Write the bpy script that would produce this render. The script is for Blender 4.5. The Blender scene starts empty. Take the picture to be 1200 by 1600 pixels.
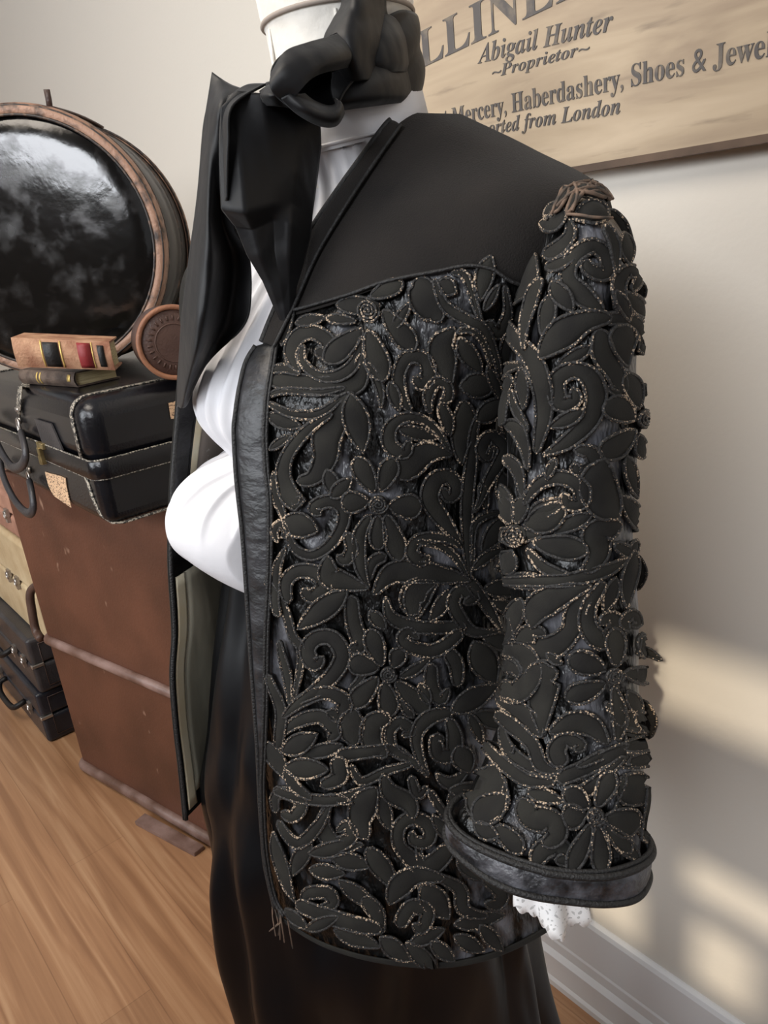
import bpy, bmesh, math, random
from mathutils import Vector, Matrix, noise
from mathutils.bvhtree import BVHTree
from mathutils.geometry import tessellate_polygon
random.seed(7)
SC = bpy.context.scene
COL = SC.collection
PI = math.pi
# ------------------------------------------------------------------ camera
CAM_F, ROLL, PITCH, YAW, CAM_Z = 1200.0, math.radians(6.4), math.radians(19.5), math.radians(51.4), 1.3
_F = Vector((-math.sin(YAW), math.cos(YAW), 0)); _R = Vector((math.cos(YAW), math.sin(YAW), 0)); _U = Vector((0, 0, 1))
C_FW = _F*math.cos(PITCH) - _U*math.sin(PITCH)
_DN = -_U*math.cos(PITCH) - _F*math.sin(PITCH)
C_X = _R*math.cos(ROLL) + _DN*math.sin(ROLL)
C_Y = -_R*math.sin(ROLL) + _DN*math.cos(ROLL)
C_O = Vector((0, 0, CAM_Z))
cd = bpy.data.cameras.new('camera'); cam = bpy.data.objects.new('camera', cd); COL.objects.link(cam)
cd.sensor_fit = 'VERTICAL'; cd.sensor_height = 36; cd.lens = 36*CAM_F/1600; cd.clip_start = 0.01
cam.matrix_world = Matrix(((C_X.x, -C_Y.x, -C_FW.x, 0), (C_X.y, -C_Y.y, -C_FW.y, 0), (C_X.z, -C_Y.z, -C_FW.z, CAM_Z), (0, 0, 0, 1)))
SC.camera = cam
# ------------------------------------------------------------------ light
SC.view_settings.view_transform = 'Standard'; SC.view_settings.look = 'None'
SC.view_settings.gamma = 1; SC.view_settings.use_curve_mapping = False
SC.view_settings.exposure = 0.0
world = bpy.data.worlds.new('room_light'); SC.world = world; world.use_nodes = True
world.node_tree.nodes['Background'].inputs[0].default_value = (0.97, 0.97, 1.0, 1)
world.node_tree.nodes['Background'].inputs[1].default_value = 0.42

def area(name, loc, aim, size, sizey, power, col):
    l = bpy.data.lights.new(name, 'AREA'); l.shape = 'RECTANGLE'; l.size = size; l.size_y = sizey
    l.energy = power; l.color = col
    o = bpy.data.objects.new(name, l); COL.objects.link(o); o.location = loc
    o.rotation_euler = (Vector(aim)-Vector(loc)).to_track_quat('-Z', 'Y').to_euler()
    return o
area('window_daylight', (-1.65, -2.4, 1.8), (-0.7, 0.5, 1.0), 1.8, 1.5, 80, (0.90, 0.95, 1.0))
area('added_right_fill', (0.55, -2.45, 2.35), (-0.35, 0.8, 0.95), 1.7, 0.9, 84, (0.92, 0.95, 1.0))  # unseen cool fill added for the right wall and the drum highlight
area('ceiling_lamp', (-1.1, -0.5, 2.55), (-1.1, -0.1, 0), 1.2, 0.8, 30, (1.0, 0.90, 0.78))
sun = bpy.data.lights.new('sun', 'SUN'); sun.energy = 3.0; sun.angle = math.radians(0.7); sun.color = (1.0, 0.86, 0.66)
so = bpy.data.objects.new('sun', sun); COL.objects.link(so)
SUN_D = Vector((-0.45, 0.80, -0.55)).normalized()
so.rotation_euler = SUN_D.to_track_quat('-Z', 'Y').to_euler()

# ------------------------------------------------------------------ helpers
def ray(x, y):
    return (C_FW*CAM_F + C_X*(x-600) + C_Y*(y-800)).normalized()
def pz(x, y, z):
    d = ray(x, y); return C_O + d*((z-C_O.z)/d.z)
def py(x, y, Y):
    d = ray(x, y); return C_O + d*((Y-C_O.y)/d.y)
def px(x, y, X):
    d = ray(x, y); return C_O + d*((X-C_O.x)/d.x)
MX, MY = -0.516, 0.412                       # the dress form's axis; u to its left (+X), v to its front (-Y)
def W(u, v, z): return Vector((MX+u, MY-v, z))
def UV(P): return (P.x-MX, MY-P.y, P.z)
def pu(x, y, u): return px(x, y, MX+u)

def cr(p0, p1, p2, p3, t):
    return 0.5*((2*p1) + (p2-p0)*t + (2*p0-5*p1+4*p2-p3)*t*t + (3*p1-p0-3*p2+p3)*t*t*t)
def spline(pts, n):
    """Catmull-Rom through pts (tuples), n samples, uniform in parameter"""
    m = len(pts); k = len(pts[0]); out = []
    for i in range(n):
        s = i*(m-1)/(n-1); a = min(int(s), m-2); t = s-a
        q = [pts[max(a-1, 0)], pts[a], pts[a+1], pts[min(a+2, m-1)]]
        out.append(tuple(cr(q[0][c], q[1][c], q[2][c], q[3][c], t) for c in range(k)))
    return out
def arclen(pts, n):
    """resample polyline evenly by its first two or three coordinates"""
    d = [0]
    for a, b in zip(pts, pts[1:]): d.append(d[-1]+math.dist(a[:3], b[:3]))
    out = []; j = 0
    for i in range(n):
        s = d[-1]*i/(n-1)
        while j < len(d)-2 and d[j+1] < s: j += 1
        t = (s-d[j])/max(d[j+1]-d[j], 1e-9)
        out.append(tuple(x+(y-x)*t for x, y in zip(pts[j], pts[j+1])))
    return out
def lerp_table(tab, x):
    if x <= tab[0][0]: return tab[0][1]
    for (a, b), (c, d) in zip(tab, tab[1:]):
        if x <= c: return b+(d-b)*(x-a)/max(c-a, 1e-9)
    return tab[-1][1]

class MB:
    def __init__(s): s.v = []; s.f = []; s.m = []
    def grid(s, rows, closed=False, mi=0):
        b = len(s.v); n = len(rows[0])
        for r in rows: s.v.extend(r)
        for i in range(len(rows)-1):
            for j in range(n if closed else n-1):
                k = (j+1) % n
                s.f.append((b+i*n+j, b+i*n+k, b+(i+1)*n+k, b+(i+1)*n+j)); s.m.append(mi)
        return b
    def fan(s, ring, mi=0, flip=False):
        b = len(s.v); s.v.extend(ring); idx = list(range(b, b+len(ring)))
        s.f.append(tuple(reversed(idx)) if flip else tuple(idx)); s.m.append(mi)
    def tube(s, pts, r, k=8, mi=0, closed=False, cap=True, flat=1.0, up=None):
        pts = [Vector(p) for p in pts]; n = len(pts); rows = []; prev = None
        for i, p in enumerate(pts):
            a = pts[i-1] if (i > 0 or closed) else p; c = pts[(i+1) % n] if (i < n-1 or closed) else p
            t = (c-a); t = t.normalized() if t.length > 1e-9 else Vector((0, 0, 1))
            if up is not None: nn = Vector(up)-t*t.dot(Vector(up))
            elif prev is None: nn = t.orthogonal()
            else: nn = prev-t*t.dot(prev)
            if nn.length < 1e-6: nn = t.orthogonal()
            nn.normalize(); prev = nn; bb = t.cross(nn)
            rr = r[i] if isinstance(r, (list, tuple)) else r
            rows.append([p+nn*(math.cos(2*PI*j/k)*rr*flat)+bb*(math.sin(2*PI*j/k)*rr) for j in range(k)])
        if closed: rows.append(rows[0])
        s.grid(rows, True, mi)
        if cap and not closed:
            s.fan(rows[0], mi, True); s.fan(rows[-1], mi)
    def strap(s, pts, w, th, side, mi=0, closed=False):
        """flat strap: width w along 'side', thickness th"""
        pts = [Vector(p) for p in pts]; n = len(pts); rows = []
        for i, p in enumerate(pts):
            a = pts[i-1] if (i > 0 or closed) else p; c = pts[(i+1) % n] if (i < n-1 or closed) else p
            t = (c-a).normalized(); sd = Vector(side); sd = (sd-t*t.dot(sd)).normalized(); nn = t.cross(sd)
            h = w/2; q = th/2; e = min(th*0.5, w*0.2)
            prof = [(-h, 0), (-h+e, q), (h-e, q), (h, 0), (h-e, -q), (-h+e, -q)]
            rows.append([p+sd*x+nn*y for x, y in prof])
        if closed: rows.append(rows[0])
        s.grid(rows, True, mi)
        if not closed: s.fan(rows[0], mi, True); s.fan(rows[-1], mi)
    def box(s, o, ax, ay, az, mi=0):
        """o corner, three edge vectors"""
        b = len(s.v); o = Vector(o)
        for k in range(8):
            s.v.append(o+Vector(ax)*(k & 1)+Vector(ay)*((k >> 1) & 1)+Vector(az)*((k >> 2) & 1))
        for q in ((0, 2, 3, 1), (4, 5, 7, 6), (0, 1, 5, 4), (2, 6, 7, 3), (0, 4, 6, 2), (1, 3, 7, 5)):
            s.f.append(tuple(b+i for i in q)); s.m.append(mi)
    def poly(s, pts, th, nrm, mi=0):
        """extruded outline"""
        pts = [Vector(p) for p in pts]; nrm = Vector(nrm).normalized()*th; n = len(pts); b = len(s.v)
        s.v.extend(pts); s.v.extend([p+nrm for p in pts])
        for tri in tessellate_polygon([pts]):
            s.f.append(tuple(b+i for i in tri)); s.m.append(mi)
            s.f.append(tuple(b+n+i for i in reversed(tri))); s.m.append(mi)
        for i in range(n):
            j = (i+1) % n; s.f.append((b+i, b+j, b+n+j, b+n+i)); s.m.append(mi)

def build(name, mb, mats, parent=None, smooth=True, bevel=0, solid=0, sub=0, fix=True):
    me = bpy.data.meshes.new(name)
    me.from_pydata([tuple(v) for v in mb.v], [], mb.f)
    if not isinstance(mats, (list, tuple)): mats = [mats]
    for m in mats: me.materials.append(m)
    for p, i in zip(me.polygons, mb.m): p.material_index = i
    if fix:
        bm = bmesh.new(); bm.from_mesh(me); bmesh.ops.remove_doubles(bm, verts=bm.verts, dist=1e-6)
        bmesh.ops.recalc_face_normals(bm, faces=bm.faces); bm.to_mesh(me); bm.free()
    if smooth:
        for p in me.polygons: p.use_smooth = True
    o = bpy.data.objects.new(name, me); COL.objects.link(o)
    if parent is not None:
        o.parent = parent
        pm = world_of(parent)
        o.matrix_parent_inverse = pm.inverted()
    if bevel:
        b = o.modifiers.new('bevel', 'BEVEL'); b.width = bevel; b.segments = 3; b.limit_method = 'ANGLE'; b.angle_limit = math.radians(40)
    if solid:
        b = o.modifiers.new('thickness', 'SOLIDIFY'); b.thickness = abs(solid); b.offset = -1 if solid > 0 else 1
    if sub:
        b = o.modifiers.new('subdivision', 'SUBSURF'); b.levels = sub; b.render_levels = sub
    if smooth and bevel:
        try:
            me.set_sharp_from_angle(angle=math.radians(50))
        except Exception: pass
    return o
_WM = {}
def world_of(o):
    return _WM.get(o.name, Matrix.Identity(4))
def thing(name, label, cat, loc, group=None):
    o = bpy.data.objects.new(name, None); COL.objects.link(o); o.location = loc; o.empty_display_size = 0.05
    _WM[o.name] = Matrix.Translation(Vector(loc))
    o['label'] = label; o['category'] = cat
    if group: o['group'] = group
    return o
def struct(o): o['kind'] = 'structure'; return o

# ------------------------------------------------------------------ materials
def mat(name, col, rough=0.5, metal=0.0, spec=0.5, sheen=0.0, coat=0.0, var=None, vscale=8, vdetail=6, bump=0.0, bscale=60, stretch=None, vpos=(0.35, 0.65), emit=None, sheen_tint=None, aniso=None, rvar=None, trans=0):
    m = bpy.data.materials.new(name); m.use_nodes = True; nt = m.node_tree; b = nt.nodes['Principled BSDF']
    b.inputs['Base Color'].default_value = (*col, 1); b.inputs['Roughness'].default_value = rough
    b.inputs['Metallic'].default_value = metal; b.inputs['Specular IOR Level'].default_value = spec
    if sheen: b.inputs['Sheen Weight'].default_value = sheen; b.inputs['Sheen Roughness'].default_value = 0.4
    if coat: b.inputs['Coat Weight'].default_value = coat; b.inputs['Coat Roughness'].default_value = 0.08
    tc = nt.nodes.new('ShaderNodeTexCoord'); src = tc.outputs['Object']
    if stretch:
        mp = nt.nodes.new('ShaderNodeMapping'); mp.inputs['Scale'].default_value = stretch
        nt.links.new(src, mp.inputs[0]); src = mp.outputs[0]
    if var:
        n = nt.nodes.new('ShaderNodeTexNoise'); n.inputs['Scale'].default_value = vscale; n.inputs['Detail'].default_value = vdetail
        nt.links.new(src, n.inputs['Vector'])
        r = nt.nodes.new('ShaderNodeValToRGB'); r.color_ramp.elements[0].position = vpos[0]; r.color_ramp.elements[1].position = vpos[1]
        r.color_ramp.elements[0].color = (*col, 1); r.color_ramp.elements[1].color = (*var, 1)
        nt.links.new(n.outputs['Fac'], r.inputs[0]); nt.links.new(r.outputs[0], b.inputs['Base Color'])
        if rvar is not None:
            mr = nt.nodes.new('ShaderNodeMapRange'); mr.inputs[1].default_value = vpos[0]; mr.inputs[2].default_value = vpos[1]
            mr.inputs[3].default_value = rough; mr.inputs[4].default_value = rvar
            nt.links.new(n.outputs['Fac'], mr.inputs[0]); nt.links.new(mr.outputs[0], b.inputs['Roughness'])
    if bump:
        n2 = nt.nodes.new('ShaderNodeTexNoise'); n2.inputs['Scale'].default_value = bscale; n2.inputs['Detail'].default_value = 4
        nt.links.new(src, n2.inputs['Vector'])
        bp = nt.nodes.new('ShaderNodeBump'); bp.inputs['Strength'].default_value = bump; bp.inputs['Distance'].default_value = 0.01
        nt.links.new(n2.outputs['Fac'], bp.inputs['Height']); nt.links.new(bp.outputs[0], b.inputs['Normal'])
    return m
def lin(r, g, b):
    f = lambda c: (c/255/12.92 if c <= 10 else ((c/255+0.055)/1.055)**2.4)
    return (f(r), f(g), f(b))

M_WALL = mat('painted_plaster', lin(214, 208, 198), 0.85, spec=0.2, bump=0.05, bscale=120)
M_TRIM = mat('white_trim_paint', lin(225, 224, 224), 0.45)
M_WOOL = mat('black_wool', lin(33, 31, 30), 0.9, spec=0.1, sheen=0.05, bump=0.25, bscale=900, var=lin(40, 37, 35), vscale=14)
M_WOOL2 = mat('black_wool_applique', lin(32, 31, 30), 0.85, spec=0.12, sheen=0.02, bump=0.12, bscale=900, var=lin(42, 41, 38), vscale=40)
M_SATIN = mat('satin_painted_sheen', lin(8, 8, 8), 0.34, spec=0.45, sheen=0.0, var=lin(104, 104, 109), vscale=30, vdetail=4, vpos=(0.51, 0.68), bump=0.9, bscale=70, stretch=(1, 1, 0.45))  # noise paints satin highlights and the black of shaded gaps into the colour
M_SATBAND = mat('black_satin_band', lin(24, 24, 25), 0.42, spec=0.4, var=lin(46, 46, 49), vscale=30, vdetail=2, bump=0.3, bscale=40, stretch=(1, 1, 1.8))
M_SATCUFF = mat('satin_cuff_painted_sheen', lin(24, 24, 26), 0.4, spec=0.5, var=lin(84, 84, 89), vscale=60, vdetail=3, vpos=(0.4, 0.68), bump=0.5, bscale=70)  # lighter mottling paints the satin's highlights into the colour
M_TAFF = mat('black_taffeta', lin(15, 15, 17), 0.52, spec=0.3, sheen=0.08, bump=0.22, bscale=20)
M_SKIRT = mat('black_silk_skirt', lin(4, 5, 8), 0.42, spec=0.28, bump=0.3, bscale=9, stretch=(1, 1, 0.35))
M_LINEN = mat('white_cotton', lin(212, 211, 214), 0.8, spec=0.2, bump=0.12, bscale=40)
M_CORD_B = mat('black_cord', lin(18, 17, 17), 0.6, bump=0.3, bscale=600)
M_CREAM = mat('cream_lining_edge', lin(240, 226, 190), 0.6, var=lin(246, 238, 212), vscale=30)
M_LINING = mat('grey_green_lining', lin(140, 143, 130), 0.35, spec=0.5, var=lin(190, 184, 164), vscale=9, bump=0.5, bscale=12, stretch=(1, 1, 0.4))
M_CANVAS = mat('dress_form_canvas', lin(214, 208, 198), 0.75, var=lin(226, 222, 214), vscale=30, bump=0.15, bscale=80)
M_SEAM = mat('grey_seam', lin(150, 138, 128), 0.8)

def flecked_cord():
    m = mat('bronze_flecked_cord', lin(22, 21, 20), 0.6, bump=0.4, bscale=500)
    nt = m.node_tree; b = nt.nodes['Principled BSDF']; tc = [n for n in nt.nodes if n.type == 'TEX_COORD'][0]
    n = nt.nodes.new('ShaderNodeTexVoronoi'); n.inputs['Scale'].default_value = 620
    big = nt.nodes.new('ShaderNodeTexNoise'); big.inputs['Scale'].default_value = 45; big.inputs['Detail'].default_value = 3
    nt.links.new(tc.outputs['Object'], n.inputs['Vector']); nt.links.new(tc.outputs['Object'], big.inputs['Vector'])
    sub = nt.nodes.new('ShaderNodeMath'); sub.operation = 'SUBTRACT'
    mul = nt.nodes.new('ShaderNodeMath'); mul.operation = 'MULTIPLY'; mul.inputs[1].default_value = 1.1
    nt.links.new(big.outputs['Fac'], mul.inputs[0]); nt.links.new(mul.outputs[0], sub.inputs[0])
    nt.links.new(n.outputs['Distance'], sub.inputs[1])
    r = nt.nodes.new('ShaderNodeValToRGB'); r.color_ramp.elements[0].position = 0.235; r.color_ramp.elements[1].position = 0.35
    r.color_ramp.elements[0].color = (*lin(27, 26, 26), 1); r.color_ramp.elements[1].color = (*lin(180, 158, 134), 1)
    nt.links.new(sub.outputs[0], r.inputs[0]); nt.links.new(r.outputs[0], b.inputs['Base Color'])
    return m
M_CORD = flecked_cord()
M_TATTER = mat('worn_brown_braid', lin(112, 90, 74), 0.8, var=lin(50, 44, 38), vscale=120)
# ------------------------------------------------------------------ room
WALL_Y, REC_Y, JOG_X = 0.815, 1.16, -1.10
def plank_mat(name, c1, c2, c3, w=0.13, l=1.2, rough=0.35, grain=(1.2, 16, 16), streak=0.5):
    m = mat(name, c1, rough); nt = m.node_tree; b = nt.nodes['Principled BSDF']
    tc = [n for n in nt.nodes if n.type == 'TEX_COORD'][0]
    br = nt.nodes.new('ShaderNodeTexBrick'); br.offset = 0.37; br.inputs['Scale'].default_value = 1
    br.inputs['Brick Width'].default_value = l; br.inputs['Row Height'].default_value = w
    br.inputs['Mortar Size'].default_value = 0.0012; br.inputs['Mortar Smooth'].default_value = 0.3; br.inputs['Bias'].default_value = 0
    br.inputs['Color1'].default_value = (0.75, 0.75, 0.75, 1); br.inputs['Color2'].default_value = (1, 1, 1, 1); br.inputs['Mortar'].default_value = (0.45, 0.42, 0.4, 1)
    nt.links.new(tc.outputs['Object'], br.inputs['Vector'])
    mp = nt.nodes.new('ShaderNodeMapping'); mp.inputs['Scale'].default_value = grain; nt.links.new(tc.outputs['Object'], mp.inputs[0])
    n = nt.nodes.new('ShaderNodeTexNoise'); n.inputs['Scale'].default_value = 3.2; n.inputs['Detail'].default_value = 9; n.inputs['Distortion'].default_value = 0.7
    nt.links.new(mp.outputs[0], n.inputs['Vector'])
    r = nt.nodes.new('ShaderNodeValToRGB'); e = r.color_ramp.elements
    e[0].position = 0.33; e[1].position = 0.68; e[0].color = (*c2, 1); e[1].color = (*c3, 1); x = e.new(0.52); x.color = (*c1, 1)
    nt.links.new(n.outputs['Fac'], r.inputs[0])
    mx = nt.nodes.new('ShaderNodeMixRGB'); mx.blend_type = 'MULTIPLY'; mx.inputs[0].default_value = streak
    nt.links.new(r.outputs[0], mx.inputs[1]); nt.links.new(br.outputs['Color'], mx.inputs[2]); nt.links.new(mx.outputs[0], b.inputs['Base Color'])
    return m
M_FLOOR = plank_mat('oak_plank_floor', lin(172, 129, 94), lin(148, 107, 76), lin(190, 150, 114), grain=(0.55, 13, 13))
def slab(name, x0, x1, y0, y1, z0, z1, m, parent=None, bevel=0):
    mb = MB(); mb.box((x0, y0, z0), (x1-x0, 0, 0), (0, y1-y0, 0), (0, 0, z1-z0)); return build(name, mb, m, parent, smooth=False, bevel=bevel)
struct(slab('floor', -4.6, 2.2, -3.0, 1.4, -0.05, 0, M_FLOOR))
struct(slab('wall_left', -4.62, -4.5, -2.6, 1.3, 0, 2.75, M_WALL))
struct(slab('wall_right', JOG_X, 2.2, WALL_Y, 1.30, 0, 2.75, M_WALL))
struct(slab('wall_back', -4.6, JOG_X, REC_Y, 1.30, 0, 2.75, M_WALL))
# moulded baseboard: a profile swept along the wall
def baseboard(name, x0, x1, y):
    prof = [(0, 0), (-0.019, 0), (-0.019, 0.012), (-0.015, 0.018), (-0.015, 0.060), (-0.020, 0.066), (-0.020, 0.074), (-0.013, 0.084), (-0.013, 0.104),
            (-0.011, 0.108), (-0.011, 0.190), (-0.008, 0.197), (-0.003, 0.200), (0, 0.200)]
    mb = MB(); rows = [[Vector((x, y+a, z)) for a, z in prof] for x in (x0, x1)]
    mb.grid(rows, True); mb.fan(rows[0], 0, True); mb.fan(rows[1])
    return struct(build(name, mb, M_TRIM, smooth=False))
baseboard('baseboard_right', JOG_X, 2.2, WALL_Y)
baseboard('baseboard_back', -4.6, JOG_X, REC_Y)
# unseen wall added behind the photographer, its openings shaped to cast the sun patches
WY = -2.62
def slot_at(xw, zw):                    # where the sun ray that ends at (xw, wall, zw) crosses the mask wall
    k = (WALL_Y-WY)/SUN_D.y; return xw-SUN_D.x*k, zw-SUN_D.z*k
M_FARWALL = mat('unseen_dark_wall', lin(96, 82, 70), 0.7)  # colour of the unseen walls, set dark so black patent reflects dark
def sun_mask_wall(slots, x0, x1, z0, z1):
    # one wall with rectangular openings: tile the wall on the grid of all slot edges
    xs = sorted({x0, x1, *[p[0] for p in slots], *[p[1] for p in slots]}); zs = sorted({z0, z1, *[p[2] for p in slots], *[p[3] for p in slots]})
    mb = MB()
    for a, b in zip(xs, xs[1:]):
        for c, d in zip(zs, zs[1:]):
            mx, mz = (a+b)/2, (c+d)/2
            if any(p[0] < mx < p[1] and p[2] < mz < p[3] for p in slots): continue
            mb.box((a, WY-0.02, c), (b-a, 0, 0), (0, 0.02, 0), (0, 0, d-c))
    return struct(build('unseen_sun_mask_wall', mb, M_FARWALL, smooth=False, fix=False))
SUN_SLOTS = []
for xa, xb, za, zb in ((-0.485, -0.05, 0.668, 0.785), (-0.66, -0.49, 0.215, 0.335), (-0.425, -0.20, 0.385, 0.455), (-0.41, -0.315, 0.225, 0.350), (-0.24, -0.12, 0.22, 0.35)):
    (a, c), (b, d) = slot_at(xa, za), slot_at(xb, zb); SUN_SLOTS.append((a, b, c, d))
sun_mask_wall(SUN_SLOTS, -7, 4, 0, 6.8)
# unseen half-height blocker added behind the photographer to shade skirt, floor and wall foot
struct(slab('unseen_shade_wall', -1.35, 2.2, -0.80, -0.70, 0, 1.12, M_FARWALL))

# ------------------------------------------------------------------ sign
M_BOARD = plank_mat('weathered_sign_board', lin(170, 152, 128), lin(146, 128, 108), lin(184, 166, 142), w=5, l=9, rough=0.7, grain=(1.0, 1, 7), streak=0.0)
nt = M_BOARD.node_tree; _b = nt.nodes['Principled BSDF']; _src = _b.inputs['Base Color'].links[0].from_socket
_mp = nt.nodes.new('ShaderNodeMapping'); _mp.inputs['Scale'].default_value = (1.6, 1, 11); nt.links.new([n for n in nt.nodes if n.type == 'TEX_COORD'][0].outputs['Object'], _mp.inputs[0])
_n = nt.nodes.new('ShaderNodeTexNoise'); _n.inputs['Scale'].default_value = 6; _n.inputs['Detail'].default_value = 5; nt.links.new(_mp.outputs[0], _n.inputs['Vector'])
_r = nt.nodes.new('ShaderNodeMapRange'); _r.inputs[1].default_value = 0.60; _r.inputs[2].default_value = 0.76; _r.inputs[4].default_value = 0.75; nt.links.new(_n.outputs['Fac'], _r.inputs[0])
_m = nt.nodes.new('ShaderNodeMixRGB'); _m.inputs[2].default_value = (*lin(112, 98, 84), 1); nt.links.new(_r.outputs[0], _m.inputs[0]); nt.links.new(_src, _m.inputs[1]); nt.links.new(_m.outputs[0], _b.inputs['Base Color'])
M_BOARD_EDGE = mat('dark_board_edge', lin(74, 58, 46), 0.7, var=lin(104, 84, 68), vscale=12)
M_LETTER = mat('grey_sign_paint', lin(84, 80, 78), 0.8, var=lin(118, 108, 96), vscale=60, vpos=(0.5, 0.75))
M_SMUDGE = mat('dark_worn_patch', lin(128, 112, 94), 0.8)
SY = 0.79
sign = thing('wooden_sign', 'weathered wooden shop sign with grey serif lettering hanging on the wall', 'sign', (-0.4, WALL_Y, 1.35))
slab('sign_board', -0.915, 0.25, SY, WALL_Y-0.001, 1.350, 1.66, M_BOARD, sign)
slab('edge_strip', -0.917, 0.252, SY-0.0025, SY+0.012, 1.346, 1.3535, M_BOARD_EDGE, sign)
def serif(s, italic=False):
    out = ''
    for c in s:
        b = (0x1D468, 0x1D482) if italic else (0x1D400, 0x1D41A)
        out += chr(b[0]+ord(c)-65) if 'A' <= c <= 'Z' else chr(b[1]+ord(c)-97) if 'a' <= c <= 'z' else c
    return out
def text_mesh(name, s, x0, x1, zb, h, slope=0, italic=False, ext=0.0008, ref_cap='H', mt=None):
    """letters as geometry on the board between x0 and x1, baseline zb, capital height h"""
    def raw(t):
        c = bpy.data.curves.new('letters', 'FONT'); c.body = t; c.extrude = 0.0; c.resolution_u = 3
        o = bpy.data.objects.new('letters', c); COL.objects.link(o); bpy.context.view_layer.update()
        me = bpy.data.meshes.new_from_object(o.evaluated_get(bpy.context.evaluated_depsgraph_get()))
        bpy.data.objects.remove(o); bpy.data.curves.remove(c); return me
    cap = raw(serif(ref_cap, italic)); ch = max(v.co.y for v in cap.vertices); bpy.data.meshes.remove(cap)
    me = raw(serif(s, italic)); me.name = name
    xs = [v.co.x for v in me.vertices]; a, b = min(xs), max(xs)
    for v in me.vertices:
        t = (v.co.x-a)/(b-a); y = v.co.y/ch*h
        v.co = Vector((x0+(x1-x0)*t, SY-0.0006, zb+slope*(x1-x0)*t+y))
    me.materials.clear(); me.materials.append(mt or M_LETTER)
    o = bpy.data.objects.new(name, me); COL.objects.link(o); o.parent = sign; o.matrix_parent_inverse = world_of(sign).inverted()
    b = o.modifiers.new('paint_thickness', 'SOLIDIFY'); b.thickness = 0.0008; b.offset = 0
    return o
text_mesh('shop_name_lettering', 'MILLINERY', -0.905, -0.50, 1.494, 0.040, slope=0.075)
text_mesh('owner_name_lettering', 'Abigail Hunter', -0.712, -0.524, 1.4855, 0.0190, slope=-0.05, italic=True)
text_mesh('proprietor_lettering', '~Proprietor~', -0.690, -0.553, 1.466, 0.0118, slope=-0.03, italic=True)
text_mesh('goods_lettering', 'Finest Mercery, Haberdashery, Shoes & Jewelry', -0.832, -0.338, 1.4275, 0.020, slope=-0.022)
text_mesh('origin_lettering', 'Imported from London', -0.742, -0.516, 1.4075, 0.0155, slope=-0.045, italic=True)

# ------------------------------------------------------------------ luggage
def leather(name, c, c2, rough=0.35, bump=0.15, sc=260, coat=0.0, vscale=12):
    return mat(name, c, rough, var=c2, vscale=vscale, bump=bump, bscale=sc, coat=coat, spec=0.4)
M_BLACKL = leather('black_leather', lin(12, 12, 15), lin(22, 22, 26), 0.24, 0.08)
M_BLACKL2 = leather('dull_black_leather', lin(14, 13, 14), lin(24, 22, 22), 0.5, 0.15)
M_STITCH = mat('pale_stitched_piping', lin(52, 50, 48), 0.6, var=lin(170, 162, 148), vscale=230, vdetail=1, vpos=(0.48, 0.56), bump=0.4, bscale=300)
M_BRASS = mat('aged_brass', lin(196, 176, 128), 0.35, metal=0.8, var=lin(140, 120, 80), vscale=60)
M_STEEL = mat('dull_steel', lin(170, 164, 158), 0.35, metal=0.85)
M_LABEL = mat('torn_paper_label', lin(206, 172, 138), 0.8, var=lin(74, 52, 42), vscale=150, vdetail=2, vpos=(0.52, 0.62), stretch=(1, 1, 2.5))
M_TRUNK = mat('brown_fibreboard', lin(76, 46, 32), 0.5, var=lin(94, 58, 42), vscale=7, vdetail=10, bump=0.12, bscale=160)
M_SLAT = mat('worn_wood_slat', lin(138, 113, 105), 0.5, var=lin(92, 66, 54), vscale=14, bump=0.2, bscale=50)
nt = M_TRUNK.node_tree; _b = nt.nodes['Principled BSDF']; _src = _b.inputs['Base Color'].links[0].from_socket; _tc = [n for n in nt.nodes if n.type == 'TEX_COORD'][0]
_mp = nt.nodes.new('ShaderNodeMapping'); _mp.inputs['Scale'].default_value = (9, 9, 4); nt.links.new(_tc.outputs['Object'], _mp.inputs[0])
_n = nt.nodes.new('ShaderNodeTexNoise'); _n.inputs['Scale'].default_value = 3.5; _n.inputs['Detail'].default_value = 3; nt.links.new(_mp.outputs[0], _n.inputs['Vector'])
_r = nt.nodes.new('ShaderNodeMapRange'); _r.inputs[1].default_value = 0.71; _r.inputs[2].default_value = 0.78; _r.inputs[4].default_value = 0.55; nt.links.new(_n.outputs['Fac'], _r.inputs[0])
_m = nt.nodes.new('ShaderNodeMixRGB'); _m.inputs[2].default_value = (*lin(176, 142, 120), 1); nt.links.new(_r.outputs[0], _m.inputs[0]); nt.links.new(_src, _m.inputs[1]); nt.links.new(_m.outputs[0], _b.inputs['Base Color'])
M_HANDLEL = leather('dark_brown_leather', lin(58, 40, 34), lin(88, 66, 56), 0.4, 0.2)
M_CREAMCASE = leather('cream_canvas_case', lin(196, 178, 144), lin(172, 150, 116), 0.6, 0.1)
M_PINKCASE = leather('pinkish_tan_case', lin(170, 128, 108), lin(140, 100, 84), 0.6, 0.1)
M_GREYCASE = leather('grey_black_leather', lin(40, 39, 42), lin(58, 56, 58), 0.35, 0.15)
M_BLUECASE = leather('blue_black_leather', lin(26, 27, 33), lin(40, 42, 50), 0.3, 0.12)

def rbox(name, o, ax, ay, az, m, parent, bevel, segs=5):
    mb = MB(); mb.box(o, ax, ay, az); ob = build(name, mb, m, parent, smooth=True, bevel=bevel)
    ob.modifiers['bevel'].segments = segs; return ob

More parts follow.
